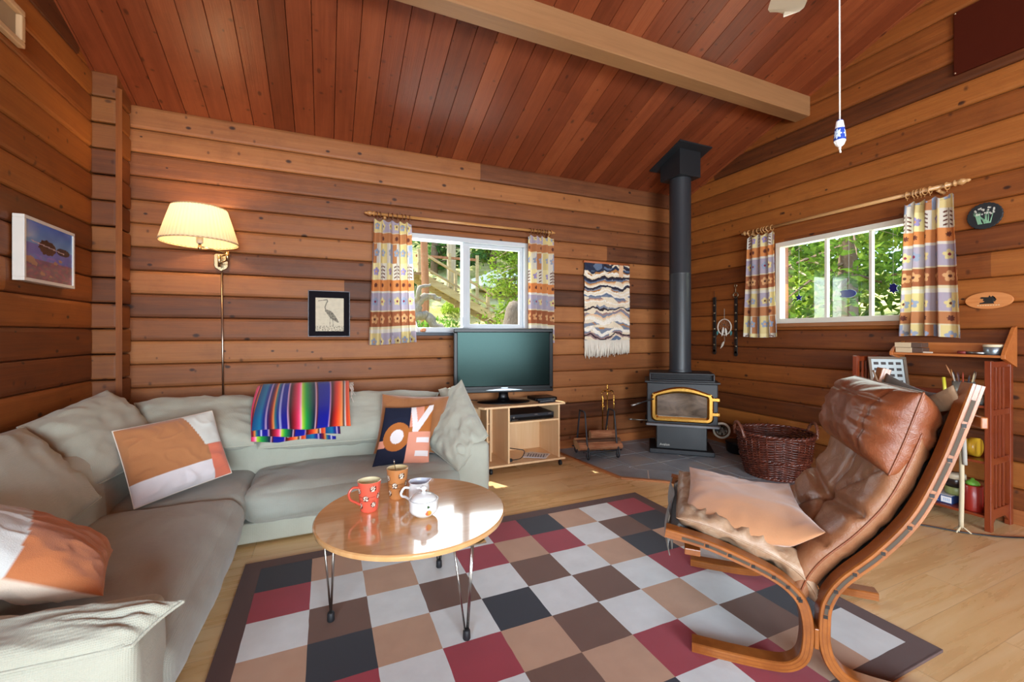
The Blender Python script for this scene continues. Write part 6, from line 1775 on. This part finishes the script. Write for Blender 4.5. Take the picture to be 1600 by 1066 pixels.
# seen through the back window
tree(4.35, 9.3, 4.6, 1.15, 9500, .06, LM[4], barkp, .16, 'bright lime conifer near the right side of the back window', 'conifer', .10, .25, conic=True, group=None)
D = [(4.6, 19.5, 9, 2.6, LM[3], bark, 'dark green tree up the slope behind the outdoor stairs'), (7.9, 20.5, 10, 2.8, LM[1], bark, 'leafy tree up the slope behind the parked car'), (11.5, 19.0, 9, 2.7, LM[2], bark, 'sunlit tree beyond the lime conifer'),
     (1.0, 21.0, 9, 2.5, LM[1], bark, 'leafy tree at the far left beyond the outdoor stairs'), (9.8, 25, 13, 3.4, LM[3], bark, 'tall shady tree at the top of the slope'), (5.8, 26, 13, 3.4, LM[1], bark, 'tall green tree at the top of the slope above the stairs'), (14.5, 24, 12, 3.4, LM[1], bark, 'tall green tree far right on the slope')]
for (x, y, h, cr, lm, bm_, lab) in D: tree(x, y, h, cr, 3200, .20, lm, bm_, .18, lab, z_lo=.03)
def trunk_only(x, y, h, r, m, label, name='bare_tree', z0=None, tilt=0):
    z0 = gh(x, y)-.1 if z0 is None else z0
    o = MB().tube([(x+tilt*k/6*h+.03*math.sin(k), y, z0+h*k/6) for k in range(7)], [r*(1.15-.2*k/6) for k in range(7)], 12).build(name, m, None, smooth=True)
    return tag(o, label, 'tree trunk')
trunk_only(4.42, 16.0, 7, .16, barkp, 'pale bare tree trunk rising behind the outdoor stair rail')
trunk_only(2.60, 12.2, 4.5, .10, barkr, 'reddish log post at the head of the outdoor stairs', 'log_post')
# stairs
oak = wood('weathered_timber', '#a3895f', '#c9b083', 'x', .6, .9); dk_ = wood('tread_timber', '#6f5b43', '#8f7756', 'y', .6, .9)
stt = emptyw('outdoor_stairs', (3.8, 13, 1.6), 'weathered wooden outdoor stairs with handrails descending to the right outside the back window', 'stairs')
xa, za, xb, zb_ = 2.55, 2.95, 5.35, 1.50
for y in (12.6, 13.5):
    MB().prism([(xa, za-.14), (xb, zb_-.14), (xb, zb_+.10), (xa, za+.10)], y-.03, y+.03, f=lambda a, b, h: (a, h, b)).build('stringer', oak, stt)
for k in range(12):
    t_ = (k+.5)/12; x = xa+(xb-xa)*t_; z = za+(zb_-za)*t_
    MB().box((x-.15, 12.6, z+.06), (x+.15, 13.5, z+.10)).build('tread', dk_, stt)
for y in (13.5,):
    for (dz, r) in ((.95, .035), (.52, .03)):
        MB().prism([(xa+.1, za+dz-r-.05), (xb-.1, zb_+dz-r+.05), (xb-.1, zb_+dz+r+.05), (xa+.1, za+dz+r-.05)], y-.05, y+.05, f=lambda a, b, h: (a, h, b)).build('handrail', oak, stt)
    for t_ in (.06, .48, .88):
        x = xa+(xb-xa)*t_; z = za+(zb_-za)*t_
        MB().box((x-.045, y-.045, z-.2), (x+.045, y+.045, z+1.0)).build('baluster_post', oak, stt)
MB().box((2.0, 12.5, 2.93), (2.6, 14.6, 3.0)).build('landing', dk_, stt)
lr = emptyw('landing_rail', (4.0, 16.8, 3), 'wooden railing along the path above the outdoor stairs', 'railing')
for z in (3.75,): MB().box((2.9, 15.0, z+.15), (5.2, 15.08, z+.23)).build('rail', barkr, lr)
for x in (3.0, 4.1, 5.15): MB().box((x-.05, 14.96, gh(x, 15)-.1), (x+.05, 15.04, 4.1)).build('post', oak, lr)
# car parked above
cz0 = gh(7.6, 16.5)+.15
car = emptyw('parked_car', (7.8, 16.4, cz0-.25), 'white parked car glimpsed through the back window above the stairs', 'car')
P = [(5.6, .30), (5.62, .75), (6.1, .95), (7.0, 1.02), (7.5, 1.42), (9.0, 1.45), (9.6, 1.05), (9.9, .95), (9.95, .35), (9.5, .25), (6.0, .25)]
MB().prism(P, 15.6, 17.2, f=lambda a, b, h: (a, h, cz0-.25+b)).build('body', M('#e9ebee', .25, name='car_white', coat=.5), car, bevel=.06)
MB().prism([(7.12, 1.03), (7.55, 1.36), (8.9, 1.38), (9.35, 1.04)], 15.58, 17.22, f=lambda a, b, h: (a, h, cz0-.25+b)).build('side_windows', M('#1b2226', .1, name='car_glass'), car)
for x in (6.45, 9.05):
    for y in (15.6, 17.05): sharp(MB().lathe([(.001, y-.02), (.2, y-.02), (.33, y), (.33, y+.18), (.001, y+.2)], (x, 0, cz0+.08), 24, axis='y').build('wheel', mblack, car))
# driftwood roots and stump, bushes
dw = emptyw('driftwood', (1.4, 8.0, gh(1.4, 8.0)), 'big grey weathered root outside the left pane of the back window', 'driftwood')
drm = wood('driftwood_grey', '#6b6154', '#a39784', 'z', 1.5, .95, bump=1)
def root(pts, r0, r1, nm, sd_):
    P = spline(pts, 10); n = len(P); mb = MB()
    P = [p+Vector((noise.noise(p*5+Vector((sd_, 0, 0))), noise.noise(p*5+Vector((0, sd_, 0))), noise.noise(p*5+Vector((0, 0, sd_)))))*.06 for p in P]
    o0 = len(mb.v); mb.tube(P, [(r0+(r1-r0)*k/n)*(1+.35*noise.noise(Vector((k*.35, sd_, 0)))) for k in range(n)], 14)
    mb.v = [tuple(Vector(v)+Vector((1, 1, 1))*.03*noise.noise(Vector(v)*14)) for v in mb.v]
    mb.build(nm, drm, dw, smooth=True)
root([(1.30, 8.0, .82), (1.42, 8.0, 1.2), (1.55, 8.0, 1.7), (1.72, 8.0, 1.92), (2.02, 8.0, 1.86)], .15, .04, 'main_root', 1)
root([(1.45, 8.0, 1.5), (1.72, 7.95, 1.55), (1.98, 7.9, 1.28), (2.3, 7.9, 1.15)], .10, .04, 'side_root', 5)
root([(1.40, 7.9, 1.0), (1.72, 7.8, 1.2), (2.05, 7.8, 1.02), (2.3, 7.8, .85)], .09, .04, 'side_root', 9)
root([(1.5, 8.0, 1.75), (1.62, 7.9, 2.0), (1.80, 7.9, 2.12)], .06, .02, 'side_root', 13)
root([(1.6, 7.9, 1.2), (1.68, 7.8, .98), (1.85, 7.8, .84)], .08, .03, 'side_root', 17)
o = MB().lathe([(.46, 0), (.36, .25), (.30, .45), (.25, .65), (.20, .85), (.17, 1.02), (.10, 1.15), (.001, 1.18)], (3.50, 7.9, gh(3.5, 7.9)-.1), 26).build('tree_stump', wood('stump_bark', '#4d4033', '#83725f', 'z', 1.5, .95, bump=1), None, smooth=True); tag(o, 'broad grey-brown tree stump at the lower right of the back window', 'stump')
def bush(x, y, r, n, size, lm, label, zoff=0):
    mb = MB(); z0 = gh(x, y)+zoff
    for k in range(n):
        a, b = rt.uniform(0, 2*PI), rt.random(); rr = r*rt.random()**.5
        p = Vector((x+rr*math.cos(a), y+rr*math.sin(a), z0+r*.9*rt.random()*math.sqrt(max(0, 1-(rr/r)**2))))
        u_ = Vector((rt.gauss(0, 1), rt.gauss(0, 1), rt.gauss(0, 1)+.5)).normalized(); w_ = u_.orthogonal().normalized(); s_ = size*rt.uniform(.6, 1.5)
        mb.add([p-u_*s_, p+w_*s_*.35, p+u_*s_, p-w_*s_*.35], [(0, 1, 2, 3)])
    tag(mb.build('bush', lm, None, fixn=False), label, 'bush', 'bushes outside the back window')
bush(2.35, 9.8, .75, 900, .06, LM[1], 'green bush below the outdoor stairs in the left pane')
bush(2.95, 8.8, .42, 500, .05, LM[2], 'lime bush right of the driftwood, under the stairs')
bush(1.95, 7.1, .38, 500, .045, LM[1], 'low bush in front of the driftwood')
bush(4.4, 14.6, .7, 700, .09, LM[2], 'lime bush behind the middle of the outdoor stairs')
bush(2.9, 17.3, .9, 700, .09, LM[3], 'dark bush behind the top of the outdoor stairs')
bush(6.5, 14.0, .85, 1100, .09, LM[2], 'bright bush below the parked car')
# seen through the right-hand window
E_ = [(9.0, 7.0, 8, 2.0, 3200, .11, LM[1], barkp, .17, 'pale-trunked tree in the left pane of the right-hand window', 0),
      (8.2, 5.5, 8, 1.7, 3600, .10, LM[2], barkp, .12, 'sunlit tree with drooping branches in the middle pane', .5),
      (7.4, 4.0, 8, 1.7, 4200, .09, LM[0], bark, .15, 'fir with drooping green branches in the right pane', .45),
      (10.5, 9.5, 9, 2.3, 2200, .15, LM[3], bark, .15, 'shady tree behind the pale-trunked tree', .1),
      (11.5, 6.8, 10, 2.6, 2600, .16, LM[1], bark, .17, 'tall leafy tree in the row behind the middle pane', .1),
      (10.8, 4.2, 10, 2.6, 2600, .16, LM[1], bark, .17, 'tall leafy tree in the row behind the right pane', .1),
      (8.8, 2.2, 9, 2.0, 2400, .12, LM[3], bark, .15, 'green tree hidden mostly behind the wide curtain', .3),
      (14, 8.5, 12, 3.2, 2200, .2, LM[3], bark, .2, 'tall far tree on the right side of the house', 0), (14.5, 4.5, 12, 3.2, 2200, .2, LM[0], bark, .2, 'tall far fir on the right side of the house', .1)]
for (x, y, h, cr, n, s_, lm, bm_, tr, lab, dr_) in E_: tree(x, y, h, cr, n, s_, lm, bm_, tr, lab, 'tree', .06, dr_)

# ================================================================== light
w = bpy.data.worlds.new('sky'); scn.world = w; w.use_nodes = True
nt = w.node_tree; nt.nodes.clear()
sky = nt.nodes.new('ShaderNodeTexSky'); sky.sky_type = 'NISHITA'; sky.sun_disc = False; sky.sun_elevation = R(52); sky.sun_rotation = R(-30); sky.air_density = 1.0; sky.dust_density = 1.5
bg_ = nt.nodes.new('ShaderNodeBackground'); bg_.inputs[1].default_value = SKY
ow = nt.nodes.new('ShaderNodeOutputWorld'); nt.links.new(sky.outputs[0], bg_.inputs[0]); nt.links.new(bg_.outputs[0], ow.inputs[0])
sd = Vector((-.50, 1.0, 2.15)).normalized()
sun_ = bpy.data.lights.new('sun', 'SUN'); sun_.energy = SUN; sun_.angle = R(.6); sun_.color = (1, .95, .85)
so = bpy.data.objects.new('sun', sun_); col.objects.link(so); so.rotation_euler = sd.to_track_quat('Z', 'Y').to_euler(); so.location = (-6, 12, 18)
def area(name, loc, rot, sx, sy, e, c=(1, 1, 1)):
    l = bpy.data.lights.new(name, 'AREA'); l.shape = 'RECTANGLE'; l.size = sx; l.size_y = sy; l.energy = e; l.color = c
    o = bpy.data.objects.new(name, l); col.objects.link(o); o.location = loc; o.rotation_euler = rot
    return o
area('fill_front', (.3, YF+.05, 1.33), (R(90), 0, 0), 2.8, 1.8, FILL*2.2, FILL_COL)  # fill lamp in the added front opening, brightens the room evenly
area('fill_left', (XL+.05, -2.2, 1.5), (R(90), 0, R(-90)), 3.0, 1.2, FILL*.75, FILL_COL)  # second fill lamp, in the added left opening out of view
area('daylight_back_window', (1.22, YB+.22, 1.66), (R(-90), 0, 0), 1.15, .8, WIN, (.9, .96, 1))
area('daylight_right_window', (XR+.22, 2.2, 1.69), (R(90), 0, R(90)), 1.0, .65, WIN*.55, (.93, 1, .95))

vs_ = scn.view_settings
vs_.view_transform = 'Standard'; vs_.look = 'None'; vs_.exposure = EXPO; vs_.gamma = 1; vs_.use_curve_mapping = False
scn.cycles.max_bounces = 8; scn.cycles.diffuse_bounces = 5; scn.cycles.glossy_bounces = 4; scn.cycles.transmission_bounces = 6; scn.cycles.transparent_max_bounces = 12
scn.cycles.sample_clamp_indirect = 6; scn.cycles.caustics_reflective = False; scn.cycles.caustics_refractive = False
scn.cycles.use_denoising = True
